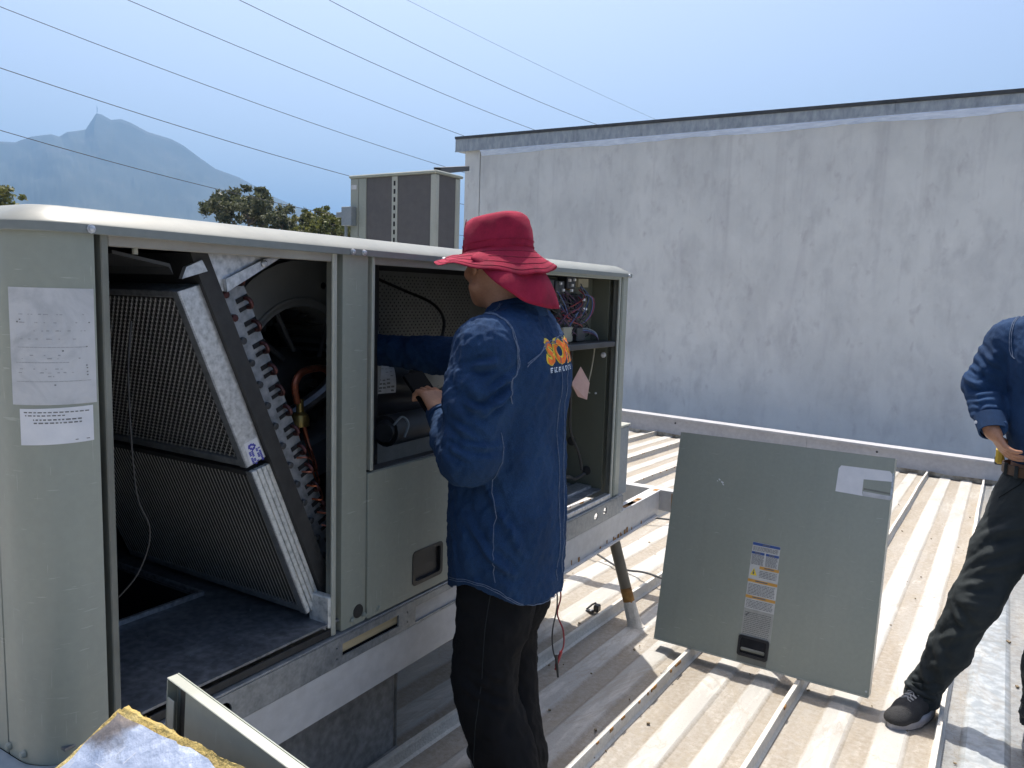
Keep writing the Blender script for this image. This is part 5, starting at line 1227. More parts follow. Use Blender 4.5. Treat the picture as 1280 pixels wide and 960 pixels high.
def shoe(name, toe, heel, z, person, side=1):
    """low trainer: knit upper on a thick sole, laces"""
    toe, heel = A3(*toe), A3(*heel); f = nrm(toe - heel); l = A3(-f[1], f[0], 0); L_ = np.linalg.norm(toe - heel); q = lambda a, b, c: heel + f * a * L_ + l * b + A3(0, 0, z + c)
    lo = np.minimum(toe, heel) - .09; hi = np.maximum(toe, heel) + .09; lo[2] = z - .03; hi[2] = z + .20
    S = Field(lo, hi, .004)
    M = [f, l, A3(0, 0, 1)]
    S.chain([q(.14, 0, .055), q(.40, 0, .055), q(.68, .004 * side, .046), q(.86, .006 * side, .042)], [.036, .038, .043, .036], .03)
    S.ell(q(.90, .004 * side, .040), (.040, .040, .026), M, .02); S.chain([q(.17, 0, .07), q(.17, 0, .115)], [.035, .038], .02); S.chain([q(.30, 0, .085), q(.46, 0, .075), q(.66, 0, .066)], [.030, .028, .02], .03)
    S.cap(q(.17, 0, .10), q(.15, 0, .16), .030, .034, .004, cut=True)
    Z = S.ax[2][None, None, :]; S.D = np.maximum(S.D, z + .030 - Z).astype(np.float32)
    P, F = S.surface(); P = relax(P, F, 1); o = skin_obj('shoe', P, F, SHOEB, person)
    bm = B(); n = 40; rings = []
    def out(a, w_): 
        t = a / math.tau; c, s_ = math.cos(a), math.sin(a); x = .5 + .52 * c; wd = (.043 + .006 * c) * (1 - .12 * math.cos(2 * a)); return q(x, s_ * wd * w_ + .004 * side * (x > .5), 0)
    for h, w_ in ((.002, .90), (.0, 1.0), (.012, 1.06), (.026, 1.05), (.034, 1.01), (.038, .93)):
        rings.append([bm.verts.new(V(out(k / n * math.tau, w_) + A3(0, 0, h + .012 * max(0, math.cos(k / n * math.tau) - .75) * 2 * (h < .02)))) for k in range(n)])
    for a, b in zip(rings, rings[1:]):
        for k in range(n): bm.faces.new((a[k], a[(k + 1) % n], b[(k + 1) % n], b[k]))
    bm.faces.new(rings[0][::-1]); bm.faces.new(rings[-1]); so = obj('sole', bm, SOLE, o)
    bm = B(); rg = [[bm.verts.new(V(out(k / n * math.tau, w_) + A3(0, 0, h))) for k in range(n)] for h, w_ in ((-.0005, .86), (-.001, .99), (.006, 1.035))]
    for a, b in zip(rg, rg[1:]):
        for k in range(n): bm.faces.new((a[k], a[(k + 1) % n], b[(k + 1) % n], b[k]))
    bm.faces.new(rg[0][::-1]); obj('outsole', bm, RUBBER, so)
    me = o.data; tr = BVHTree.FromPolygons([mw(o) @ v.co for v in me.vertices], [p.vertices[:] for p in me.polygons])
    bm = B()
    def on(p):
        h = tr.ray_cast(V(p) + V((0, 0, .15)), V((0, 0, -1))); return (h[0] + V((0, 0, .003))) if h[0] else V(p)
    for k in range(5):
        a = .40 + k * .062
        for s0, s1 in ((-1, 1), (1, -1)):
            tube(bm, [on(q(a + (.05 if u > .5 else 0) * 1, s0 * .022 + (s1 - s0) * .022 * u, .08)) for u in (0, .25, .5, .75, 1)], .0022, 5)
    obj('laces', bm, M_('grey_lace', [(.25, .25, .25), (.4, .4, .4)], 60, .9), o)
    return o

def seam(name, S_obj, pts, parent, r=.0013, up=.0020, mat=None, n=9):
    """stitched seam laid on a garment: pts are rough 3D points, pulled to its surface"""
    me = S_obj.data; M = mw(S_obj); tr = BVHTree.FromPolygons([M @ v.co for v in me.vertices], [p.vertices[:] for p in me.polygons]); bm = B()
    ps = []
    for p in spline(pts, n):
        c, nr, _, _ = tr.find_nearest(p); ps.append(c + nr * up)
    for _ in range(4): ps = [ps[0]] + [(ps[i - 1] + ps[i] * 2 + ps[i + 1]) / 4 for i in range(1, len(ps) - 1)] + [ps[-1]]
    ps = [(lambda h: h[0] + h[1] * up)(tr.find_nearest(p)) for p in ps]
    tube(bm, ps, r, 5); return obj(name, bm, mat or STITCH, parent)

def cuff_ring(bm, c, ax, r0, r1, h, seg=28, wv=.0):
    ax = V(nrm(ax)); a, b = frame_of(ax); rings = []
    for rr_, hh in ((r0 - .006, h), (r0, h + .001), (r1, 0), (r1 - .007, -.001), (r0 - .008, h * .5)):
        rings.append([bm.verts.new(V(c) + ax * hh + (rr_ + wv * math.sin(3 * k / seg * math.tau)) * (math.cos(k / seg * math.tau) * a + math.sin(k / seg * math.tau) * b)) for k in range(seg)])
    for p, q in zip(rings, rings[1:]):
        for k in range(seg): bm.faces.new((p[k], p[(k + 1) % seg], q[(k + 1) % seg], q[k]))

# ------------------------------------------------------------------ the technician at the cabinet
def technician():
    zr = -.062; F = nrm(A3(-.985, -.17, 0)); L = A3(-F[1], F[0], 0); Cx = A3(-1.125, 1.865, 0)
    q = lambda f, l, z: Cx + F * f + L * l + A3(0, 0, z)
    hc = A3(-1.195, 1.850, 1.530); HF = nrm(A3(-.88, .45, -.12)); HU = nrm(A3(-.08, .02, 1))
    shL, elL, wrL = q(-.01, .175, 1.325), A3(-1.122, 1.634, 1.040), A3(-1.318, 1.782, 1.086)
    shR, elR, wrR = q(.02, -.175, 1.325), A3(-1.41, 2.085, 1.235), A3(-1.72, 1.985, 1.25)
    hipL, hipR = q(0, .085, .80), q(0, -.085, .80); knL, knR = q(.02, .12, .40), q(.035, -.065, .40); anL, anR = q(-.075, .150, .03), q(-.02, -.015, .03)
    Rv, Uv, Fv = A3(*CR), A3(*CU), A3(*CF)
    # body
    S = Field((-1.95, 1.42, -.08), (-.82, 2.25, 1.70), .0045)
    head(S, hc, HF, HU); S.chain([hc + A3(.015, 0, -.07), q(.0, 0, 1.40)], [.054, .062], .03)
    S.col(F, L, [(.72, *q(0, 0, 0)[:2], .11, .15), (.95, *q(0, 0, 0)[:2], .105, .145), (1.18, *q(0, 0, 0)[:2], .11, .165), (1.32, *q(0, 0, 0)[:2], .095, .175), (1.40, *q(0, 0, 0)[:2], .06, .10)], .04)
    for a, b, c in ((shL, elL, wrL), (shR, elR, wrR)): S.chain([a, b, c], [.048, .036, .026], .02)
    for a, b, c in ((hipL, knL, anL), (hipR, knR, anR)): S.chain([a, b, c], [.075, .052, .038], .03); S.chain([c, c + nrm(F - L * .55) * .14 + A3(0, 0, -.045)], [.034, .028], .02)
    hd = nrm(-.36 * Rv + .66 * Uv + .45 * Fv); hn = nrm(.62 * Fv - .55 * Rv - .1 * Uv); hs = nrm(.75 * Rv + .45 * Uv)
    hand(S, wrL + hd * .005, hd, hn, hs, (.62, .66, .70, .74), .03, (.75, .55, .25), .25)
    wd = nrm(wrR - elR); hand(S, wrR + wd * .01, wd, A3(0, -.3, -1), A3(0, -1, .2), (.35, .4, .45, .5))
    P, Fq = S.surface(); P = relax(P, Fq, 1)
    me_loc = tuple(Cx[:2]) + (zr,)
    body = skin_obj('person', P, Fq, SKIN, None, me_loc)
    tag(body, 'technician in red neck-flap hat and denim shirt reaching into the open cabinet', 'person', 'technicians on the roof')
    # trousers
    S = Field((-1.5, 1.5, -.10), (-.8, 2.25, .95), .006)
    cxy = tuple(q(0, 0, 0)[:2])
    S.col(F, L, [(.66, *cxy, .115, .14), (.80, *cxy, .115, .15), (.92, *cxy, .11, .145)], .03)
    for sg, kn, an, k2 in ((1, knL, anL, 0), (-1, knR, anR, 1)):
        h0 = q(.0, .082 * sg, 0); S.col(F, L, [(-.015, *an[:2], .096, .084), (.10, *an[:2], .094, .082), (.38, *(kn[:2]), .096, .085), (.60, *(h0[:2] + F[:2] * .01), .114, .092), (.76, *h0[:2], .108, .080)], .03, p=2.2)
        S.col(F, L, [(-.03, *an[:2], .070, .060), (.05, *an[:2], .068, .058)], .004, cut=True)
    P, Fq = S.surface(); P = relax(P, Fq, 2); N = vnormals(P, Fq)
    low = np.clip((.75 - P[:, 2]) / .3, 0, 1); P = P + N * (.006 * wob(P, 4, 9, (1, 1, 2.2)) * low + .005 * wob(P, 6, 24, (1, 1, 1.6)) + .002 * wob(P, 7, 60, ridge=True))[:, None]
    fl = []
    for sg, kn in ((1, knL), (-1, knR)):
        for k in range(5): z = .34 + .035 * k; c = kn * 1.0; fl.append(([c + F * -.09 + L * .05 * sg + A3(0, 0, z - kn[2]), c + F * -.05 + L * .09 * sg + A3(0, 0, z - kn[2] + .02), c + F * .05 + L * .08 * sg + A3(0, 0, z - kn[2] + .05)], .010, .006))
    P = crease(P, N, fl); tr = skin_obj('trousers', P, Fq, TROUB, body)
    bm = B()
    seam('side_seam', tr, [V(q(-.02, .18, .70)), V(q(0, .18, .55)), V(q(.0, .18, .3)), V(q(-.02, .18, .05))], tr, .0012, .001, TROUG)
    # shirt
    S = Field((-1.88, 1.40, .55), (-.82, 2.30, 1.50), .0047)
    cb = tuple((q(0, 0, 0) + A3(-.012, -.006, 0))[:2])
    S.col(F, L, [(.612, *cb, .155, .185), (.68, *cb, .160, .192), (.80, *cb, .165, .196), (.95, *cb, .158, .188), (1.10, *cb, .148, .188), (1.24, *cxy, .142, .200), (1.32, *cxy, .122, .192), (1.37, *cxy, .096, .145), (1.415, *cxy, .068, .080)], .02, p=2.25)
    S.cap(q(-.005, .10, 1.352), q(.012, .178, 1.318), .056, .072, .05); S.cap(q(0, -.10, 1.352), q(.01, -.18, 1.312), .055, .068, .05)
    S.chain([shL + F * .030 + A3(0, 0, -.025), (shL + elL) / 2 + F * .02, elL], [.084, .084, .075], .035); S.cap(elL, elL + (elL - shL) * .06, .074, .066, .03); S.chain([elL, (elL * .55 + wrL * .45), wrL - (wrL - elL) * .02], [.072, .064, .046], .03)
    S.chain([shR + A3(0, 0, -.02), elR, wrR + (wrR - elR) * .12], [.076, .070, .050], .035)
    # lower hem cut: longer tail, higher at the sides
    S.col(F, L, [(.56, *cb, .144, .172), (.66, *cb, .146, .176)], .004, cut=True)
    X, Y, Z = S.ax[0][:, None, None], S.ax[1][None, :, None], S.ax[2][None, None, :]
    l_ = (X - cb[0]) * L[0] + (Y - cb[1]) * L[1]; f_ = (X - cb[0]) * F[0] + (Y - cb[1]) * F[1]
    hem = .600 + .055 * np.exp(-((np.abs(l_) - .19) / .09) ** 2) * np.clip(1.3 - np.abs(f_ + .0) * 7, 0, 1) + .020 * np.clip(f_ * 6, -1, 1) + .006 * np.sin(f_ * 38)
    S.D = np.maximum(S.D, hem - Z).astype(np.float32)
    P, Fq = S.surface(); P = relax(P, Fq, 1); N = vnormals(P, Fq)
    vert = np.clip((1.30 - P[:, 2]) / .35, 0, 1); P = P + N * (.0075 * wob(P, 11, 13, (1, 1, .22)) * vert + .0042 * wob(P, 12, 26, (1, 1, .6)) + .0030 * wob(P, 13, 55, ridge=True) + .0012 * wob(P, 14, 130, ridge=True))[:, None]
    d = lambda f, l, z: q(f, l, z); fl = []
    # elbow and sleeve creases, drape lines on the back, pulls from the armpit
    ua = nrm(elL - shL); side_ = nrm(np.cross(ua, Fv)); tow = -Fv
    def sl(t, a0, a1, dz, w_=.011, am=.009):
        c0 = shL + (elL - shL) * t; return ([c0 + side_ * .075 * math.cos(a0) + tow * .075 * math.sin(a0), c0 + (elL - shL) * dz * .5 + side_ * .078 * math.cos((a0 + a1) / 2) + tow * .078 * math.sin((a0 + a1) / 2), c0 + (elL - shL) * dz + side_ * .075 * math.cos(a1) + tow * .075 * math.sin(a1)], w_, am)
    fl += [sl(.42, 2.9, 1.6, .22, .013, .012), sl(.66, 1.6, .5, -.28, .013, .012), sl(.58, 2.2, 1.2, .05, .012, .009), sl(.30, 2.4, 1.3, -.12), sl(.76, 2.6, 1.2, .12), sl(.88, .4, 1.8, .06), sl(.95, 2.6, 1.5, .08), sl(.22, .4, 1.4, .25, .012, .008)]
    fv_ = nrm(wrL - elL); s2 = nrm(np.cross(fv_, Fv))
    for k in range(7):
        c0 = elL + (wrL - elL) * (.28 + .10 * k); r_ = .066 - .0026 * k; fl.append(([c0 + s2 * r_ * -.9 + tow * r_ * .3, c0 + fv_ * .02 + tow * r_, c0 + s2 * r_ * .9 + tow * r_ * .35 + fv_ * (.035 - .01 * (k % 3))], .008, .0075))
    for l0, l1, z0, z1 in ((.10, .085, 1.24, .80), (.045, .04, 1.26, .72), (-.02, -.03, 1.25, .70), (-.085, -.075, 1.22, .8), (.14, .12, 1.10, .72)):
        fl.append(([d(-.16, l0, z0), d(-.17, (l0 + l1) / 2 + .008, (z0 + z1) / 2), d(-.17, l1, z1)], .010, .007))
    fl += [([d(-.12, .185, 1.20), d(-.15, .13, 1.10), d(-.165, .07, .98)], .014, .008), ([d(-.10, .19, 1.14), d(-.14, .15, 1.0), d(-.15, .11, .86)], .014, .007), ([d(.02, .2, .98), d(-.05, .195, .86), d(-.12, .16, .74)], .015, .007), ([d(.06, .19, .86), d(-.02, .2, .76), d(-.11, .17, .68)], .014, .007), ([d(-.15, .10, .72), d(-.165, .02, .69), d(-.16, -.06, .72)], .012, .005)]
    fl = [(a_[0], a_[1] * .78, a_[2] * 1.35) for a_ in fl]; P = crease(P, N, fl); sh = skin_obj('shirt', P, Fq, DENIM, body)
    # seams: yoke, armhole, shoulder, centre back pleat, hem
    e = lambda f, l, z: V(q(f, l, z))
    for off in (0, .006):
        seam('yoke_seam', sh, [e(-.13, .19, 1.27 - off), e(-.16, .12, 1.325 - off), e(-.17, .05, 1.352 - off), e(-.17, 0, 1.357 - off), e(-.16, -.06, 1.352 - off), e(-.13, -.19, 1.27 - off)], sh)
        seam('armhole_seam', sh, [e(.03 , .165 + off, 1.39), e(-.05, .18 + off, 1.36), e(-.10, .195 + off, 1.31), e(-.12, .20 + off * .5, 1.24), e(-.10, .21, 1.16)], sh)
        seam('shoulder_seam', sh, [e(.02 + off, .07, 1.44), e(.02 + off, .11, 1.41), e(.02 + off, .155, 1.39)], sh)
        seam('hem_stitch', sh, [V(cb + (0,)) + V(F * f + L * l) + V((0, 0, z + off)) for f, l, z in ((.13, .13, .65), (.05, .19, .676), (-.04, .19, .666), (-.11, .14, .615), (-.16, .05, .600), (-.16, -.05, .60), (-.12, -.13, .612))], sh, .0011)
    seam('centre_pleat', sh, [e(-.17, -.028, 1.30), e(-.18, -.026, 1.1), e(-.19, -.024, .9), e(-.19, -.02, .66)], sh, .0011); seam('centre_pleat', sh, [e(-.17, .030, 1.30), e(-.18, .028, 1.1), e(-.19, .02, .9), e(-.19, .02, .66)], sh, .0011)
    seam('side_seam', sh, [e(-.03, .22, 1.10), e(-.03, .21, .95), e(-.03, .21, .8), e(-.03, .21, .69)], sh, .0011)
    # collar
    bm = B(); nk = 30; rows = []; cc = A3(*q(.012, 0, 1.405))
    for k in range(nk + 1):
        a = -2.75 + 5.5 * k / nk; rad = lambda r: -F * math.cos(a) * r * .98 + L * math.sin(a) * r; dz = -.016 * (1 - math.cos(a)) 
        rows.append([bm.verts.new(V(cc + rad(r) + A3(0, 0, z + dz))) for r, z in ((.071, -.004), (.070, .040), (.074, .043), (.083, .028), (.096, -.010), (.092, -.014))])
    for a, b in zip(rows, rows[1:]):
        for k in range(5): bm.faces.new((a[k], a[k + 1], b[k + 1], b[k]))
    obj('collar', bm, DENIM, sh, angle=180)
    bm = B(); cuff_ring(bm, wrL - nrm(wrL - elL) * .010, wrL - elL, .040, .047, .052, wv=.0015); obj('cuff', bm, DENIM, sh, angle=60)
    # embroidered lettering on the back, pressed onto the cloth
    me = sh.data; M = mw(sh); bv = BVHTree.FromPolygons([M @ v.co for v in me.vertices], [p.vertices[:] for p in me.polygons])
    def lettering(name, txt, size, l0, z0, shear, mat, up, bold):
        cu = bpy.data.curves.new(name, 'FONT'); cu.body = txt; cu.size = size; cu.offset = bold; cu.resolution_u = 3; cu.shear = shear
        to = bpy.data.objects.new('tmp', cu); C.objects.link(to); bpy.context.view_layer.update()
        dg = bpy.context.evaluated_depsgraph_get(); me2 = bpy.data.meshes.new_from_object(to.evaluated_get(dg)); bpy.data.objects.remove(to)
        bm = B(); bm.from_mesh(me2); bpy.data.meshes.remove(me2)
        bmesh.ops.triangulate(bm, faces=bm.faces[:]); bmesh.ops.subdivide_edges(bm, edges=[e_ for e_ in bm.edges if e_.calc_length() > .008], cuts=2)
        for v in bm.verts:
            p = V(q(-.4, l0 - v.co.x, z0 + v.co.y)); h = bv.ray_cast(p, V(F)); v.co = (h[0] + h[1] * up) if h[0] else V(q(-.15, l0 - v.co.x, z0 + v.co.y))
        return obj(name, bm, mat, sh, smooth=False, fix=False)
    lettering('embroidered_logo', 'som', .130, .094, 1.268, 0, INKY, .0012, .0060); lettering('embroidered_logo', 'som', .130, .092, 1.266, 0, M_('orange_thread', [(.75, .10, .01), (.85, .22, .02)], 90, .8), .0022, .0022)
    bm = B(); rr = random.Random(5)
    for k in range(13):
        l0 = .090 - k * .0125
        for z, h, w_ in ((1.243, .013, .003), (1.2535, .0026, .008), (1.243, .0026, .007), (1.248, .0024, .007)):
            if w_ > .003 and rr.random() < .35: continue
            pts = []
            for a, b in ((0, 0), (w_, 0), (w_, h), (0, h)):
                hh = bv.ray_cast(V(q(-.4, l0 - a - (.0 if k % 2 else .003), z + b)), V(F)); pts.append(hh[0] + hh[1] * .0015)
            quad(bm, *pts)
    tag(obj('embroidered_caption', bm, M_('white_thread', [(.5, .6, .75), (.75, .8, .85)], 90, .8), sh, smooth=False, fix=False), kind='stuff')
    # hat: crown, wavy brim, neck flap
    HL = np.cross(HU, HF); ht = lambda f, l, u: hc + HF * f + HL * l + HU * u
    bm = B(); n = 56; rings = []
    def cr(a, rf, rl, u): return V(ht(-.012 + rf * math.cos(a), rl * math.sin(a), u))
    prof = [(.112, .094, .026), (.1125, .0945, .040), (.110, .0925, .060), (.107, .090, .082), (.102, .086, .104), (.095, .080, .117), (.083, .070, .125), (.058, .050, .130), (.03, .026, .1325), (.001, .001, .133)]
    for i, (rf, rl, u) in enumerate(prof):
        ring_ = []
        for k in range(n):
            a = k / n * math.tau; w_ = 1 + .012 * math.sin(3 * a + 1.2 * i) * (i < 7) + .014 * math.sin(7 * a + 1.4 * i) * (0 < i < 6) + .010 * math.sin(11 * a - 2.1 * i) * (0 < i < 6); ring_.append(bm.verts.new(cr(a, rf * w_, rl * w_, u + (.003 * math.sin(2 * a + 1) if i else 0))))
        rings.append(ring_)
    for a, b in zip(rings, rings[1:]):
        for k in range(n): bm.faces.new((a[k], a[(k + 1) % n], b[(k + 1) % n], b[k]))
    hat = obj('hat', bm, REDC, body, angle=179)
    bm = B(); rings = []
    for i, (ex_, du) in enumerate(((0, 0), (.012, -.006), (.03, -.014), (.05, -.022), (.068, -.029), (.078, -.033), (.0785, -.035), (.068, -.0315), (.03, -.0165), (0, -.004))):
        ring_ = []
        for k in range(n):
            a = k / n * math.tau; back = max(0, -math.cos(a)); front = max(0, math.cos(a))
            e_ = ex_ * (1 + .12 * front - .42 * back + .05 * math.sin(3 * a + .5)); dz = .014 * front * ex_ / .078 + du * (1 - .75 * front + 1.3 * back ** 1.3 + .30 * math.cos(2 * a + 2.6) * (1 - back)) + (ex_ / .078) ** 2 * (.009 * math.sin(3 * a + 2.2) * (1 - back) + .003 * math.sin(8 * a)); 
            ring_.append(bm.verts.new(cr(a, .111 + e_, .0935 + e_, .030 + dz)))
        rings.append(ring_)
    stl = [[v.co + V((0, 0, .0008)) for v in rings[i_]] for i_ in (1, 2, 3, 4)]
    for a, b in zip(rings, rings[1:]):
        for k in range(n): bm.faces.new((a[k], a[(k + 1) % n], b[(k + 1) % n], b[k]))
    brim = obj('brim', bm, REDC, hat, angle=179)
    bm = B()
    for l_ in stl: tube(bm, l_ + [l_[0]], .0007, 4, False)
    tag(obj('brim_stitch', bm, M_('dark_red_thread', [(.14, .006, .02), (.2, .01, .03)], 90, .9), brim), kind='stuff')
    bm = B(); rows = []; m_ = 44
    for k in range(m_ + 1):
        a = math.pi - 1.10 + 2.95 * k / m_; edge_ = k / m_; e2_ = (m_ - k) / m_; fall = .030 + .143 * (1 - math.exp(-(edge_ / .22) ** 1.3)) * (1 - math.exp(-e2_ / .12)); ring_ = []
        for j in range(15):
            t = j / 14; out_ = .002 + .060 * (1 - (1 - t) ** 1.9) + .010 * math.sin(5 * a + 1) * t + .006 * math.sin(9 * a + 3 * t) * t
            ring_.append(bm.verts.new(cr(a, .101 + out_ * 1.05, .084 + out_, .026 - fall * t)))
        rows.append(ring_)
    for a, b in zip(rows, rows[1:]):
        for j in range(14): bm.faces.new((a[j], a[j + 1], b[j + 1], b[j]))
    fl_ = obj('neck_flap', bm, REDC, hat, angle=179)
    sm = fl_.modifiers.new('thick', 'SOLIDIFY'); sm.thickness = .0022
    bvh, bvb = [BVHTree.FromPolygons([mw(o_) @ v.co for v in o_.data.vertices], [f.vertices[:] for f in o_.data.polygons]) for o_ in (hat, brim)]
    for a, u in ((1.05, .072), (1.25, .070)):
        bm = B(); p, nr, _, _ = bvh.find_nearest(cr(a, .112, .094, u)); lathe(bm, [(.0035, 0), (.0045, .0015), (.003, .002)], p, nr, 10); obj('eyelet', bm, GALV, hat)
    p, nr, _, _ = bvb.find_nearest(cr(.75, .111 + .062, .0935 + .062, .03)); nr = nr if nr.z > 0 else -nr; bm = B(); lathe(bm, [(.0065, 0), (.006, .003), (.003, .005), (0, .0052)], p, nr, 10); obj('snap_stud', bm, GALV, hat)
    bm = B(); tube(bm, [cr(k / n * math.tau, .1128, .0948, .034) for k in range(n + 1)], .0012, 5, False); tube(bm, [cr(k / n * math.tau, .1128, .0948, .050) for k in range(n + 1)], .0009, 5, False); obj('band_stitch', bm, REDC, hat)
    tube_pts = [cr(1.15, .1123, .0943, .03), cr(1.15, .1095, .0922, .062), cr(1.15, .1055, .0885, .095), cr(1.15, .097, .0825, .123)]
    ob_tube('panel_seam', tube_pts, .0013, REDC, hat, 5)
    for sg in (1, -1):
        bm = B(); lathe(bm, [(.012, -.004), (.0112, .002), (.007, .0045), (0, .0055)], V(ht(.0705, .031 * sg, .006)), V(HF), 14); obj('eye', bm, STICKW, body)
    S = Field(hc - .15, hc + .15, .005); M3 = [HF, HL, HU]
    S.ell(ht(-.016, 0, .040), (.102, .081, .088), M3, .01); S.ell(ht(.05, 0, -.02), (.075, .09, .085), M3, .01, cut=True); S.ell(ht(0, 0, -.13), (.3, .3, .085), M3, .01, cut=True)
    P, Fq = S.surface(); skin_obj('hair', P, Fq, HAIR, body)
    for sg, an in ((1, anL), (-1, anR)): fo = nrm(F + L * -.55); shoe('shoe', an + fo * .20, an - fo * .085, roof_z(an[1]) + .002, body, sg)
    # the phone in his left hand
    pc = wrL + hd * .100 + hn * .030 + A3(0, 0, .004); up = nrm(hd * .9 + .25 * Uv - .30 * Rv); nz = nrm(hn - (hn @ up) * up); sx = np.cross(up, nz)
    t = thing('phone', tuple(pc), "black mobile phone held in the technician's left hand", 'phone')
    Mx = Matrix((V(sx), V(up), V(nz))).transposed().to_4x4(); Mx.translation = V(pc); t.matrix_basis = Mx
    bm = B(); prism(bm, [(x, y, -.0045) for x, y in rrect(-.036, -.075, .036, .075, .008)], (0, 0, .009)); obj('case', bm, M_('matt_black_case', [(.004, .004, .005), (.007, .007, .008)], 20, .8, spec=.04), t, local=True)
    bm = B(); prism(bm, [(x, y, -.0052) for x, y in rrect(-.0335, -.0725, .0335, .0725, .006)], (0, 0, .0006)); obj('screen', bm, GLASSB, t, local=True)
    bm = B(); prism(bm, [(x, y, .0046) for x, y in rrect(-.033, .045, -.008, .072, .005)], (0, 0, .0016)); obj('camera_bump', bm, GLASSB, t, local=True)
    # meter leads hanging at his hip
    t = thing('meter_leads', (-1.03, 1.98, .6), "thin red and black meter leads hanging beside the technician's leg", 'test leads')
    ob_tube('black_lead', spline([(-1.020, 1.945, .64), (-1.015, 1.95, .55), (-1.022, 1.94, .47), (-1.02, 1.945, .41), (-1.008, 1.95, .375)], 8), .0022, RUBBER, t, 6)
    ob_tube('red_lead', spline([(-1.018, 1.96, .63), (-1.012, 1.965, .57), (-1.016, 1.955, .52), (-1.0, 1.965, .47), (-.997, 1.965, .42), (-1.01, 1.955, .385), (-1.013, 1.95, .36)], 8), .0024, REDW, t, 6)
    ob_tube('red_probe', [(-1.002, 1.962, .405), (-1.013, 1.95, .35)], [.005, .003], REDW, t, 8); ob_tube('black_probe', [(-1.012, 1.95, .395), (-1.003, 1.95, .33)], [.005, .003], RUBBER, t, 8)
technician()

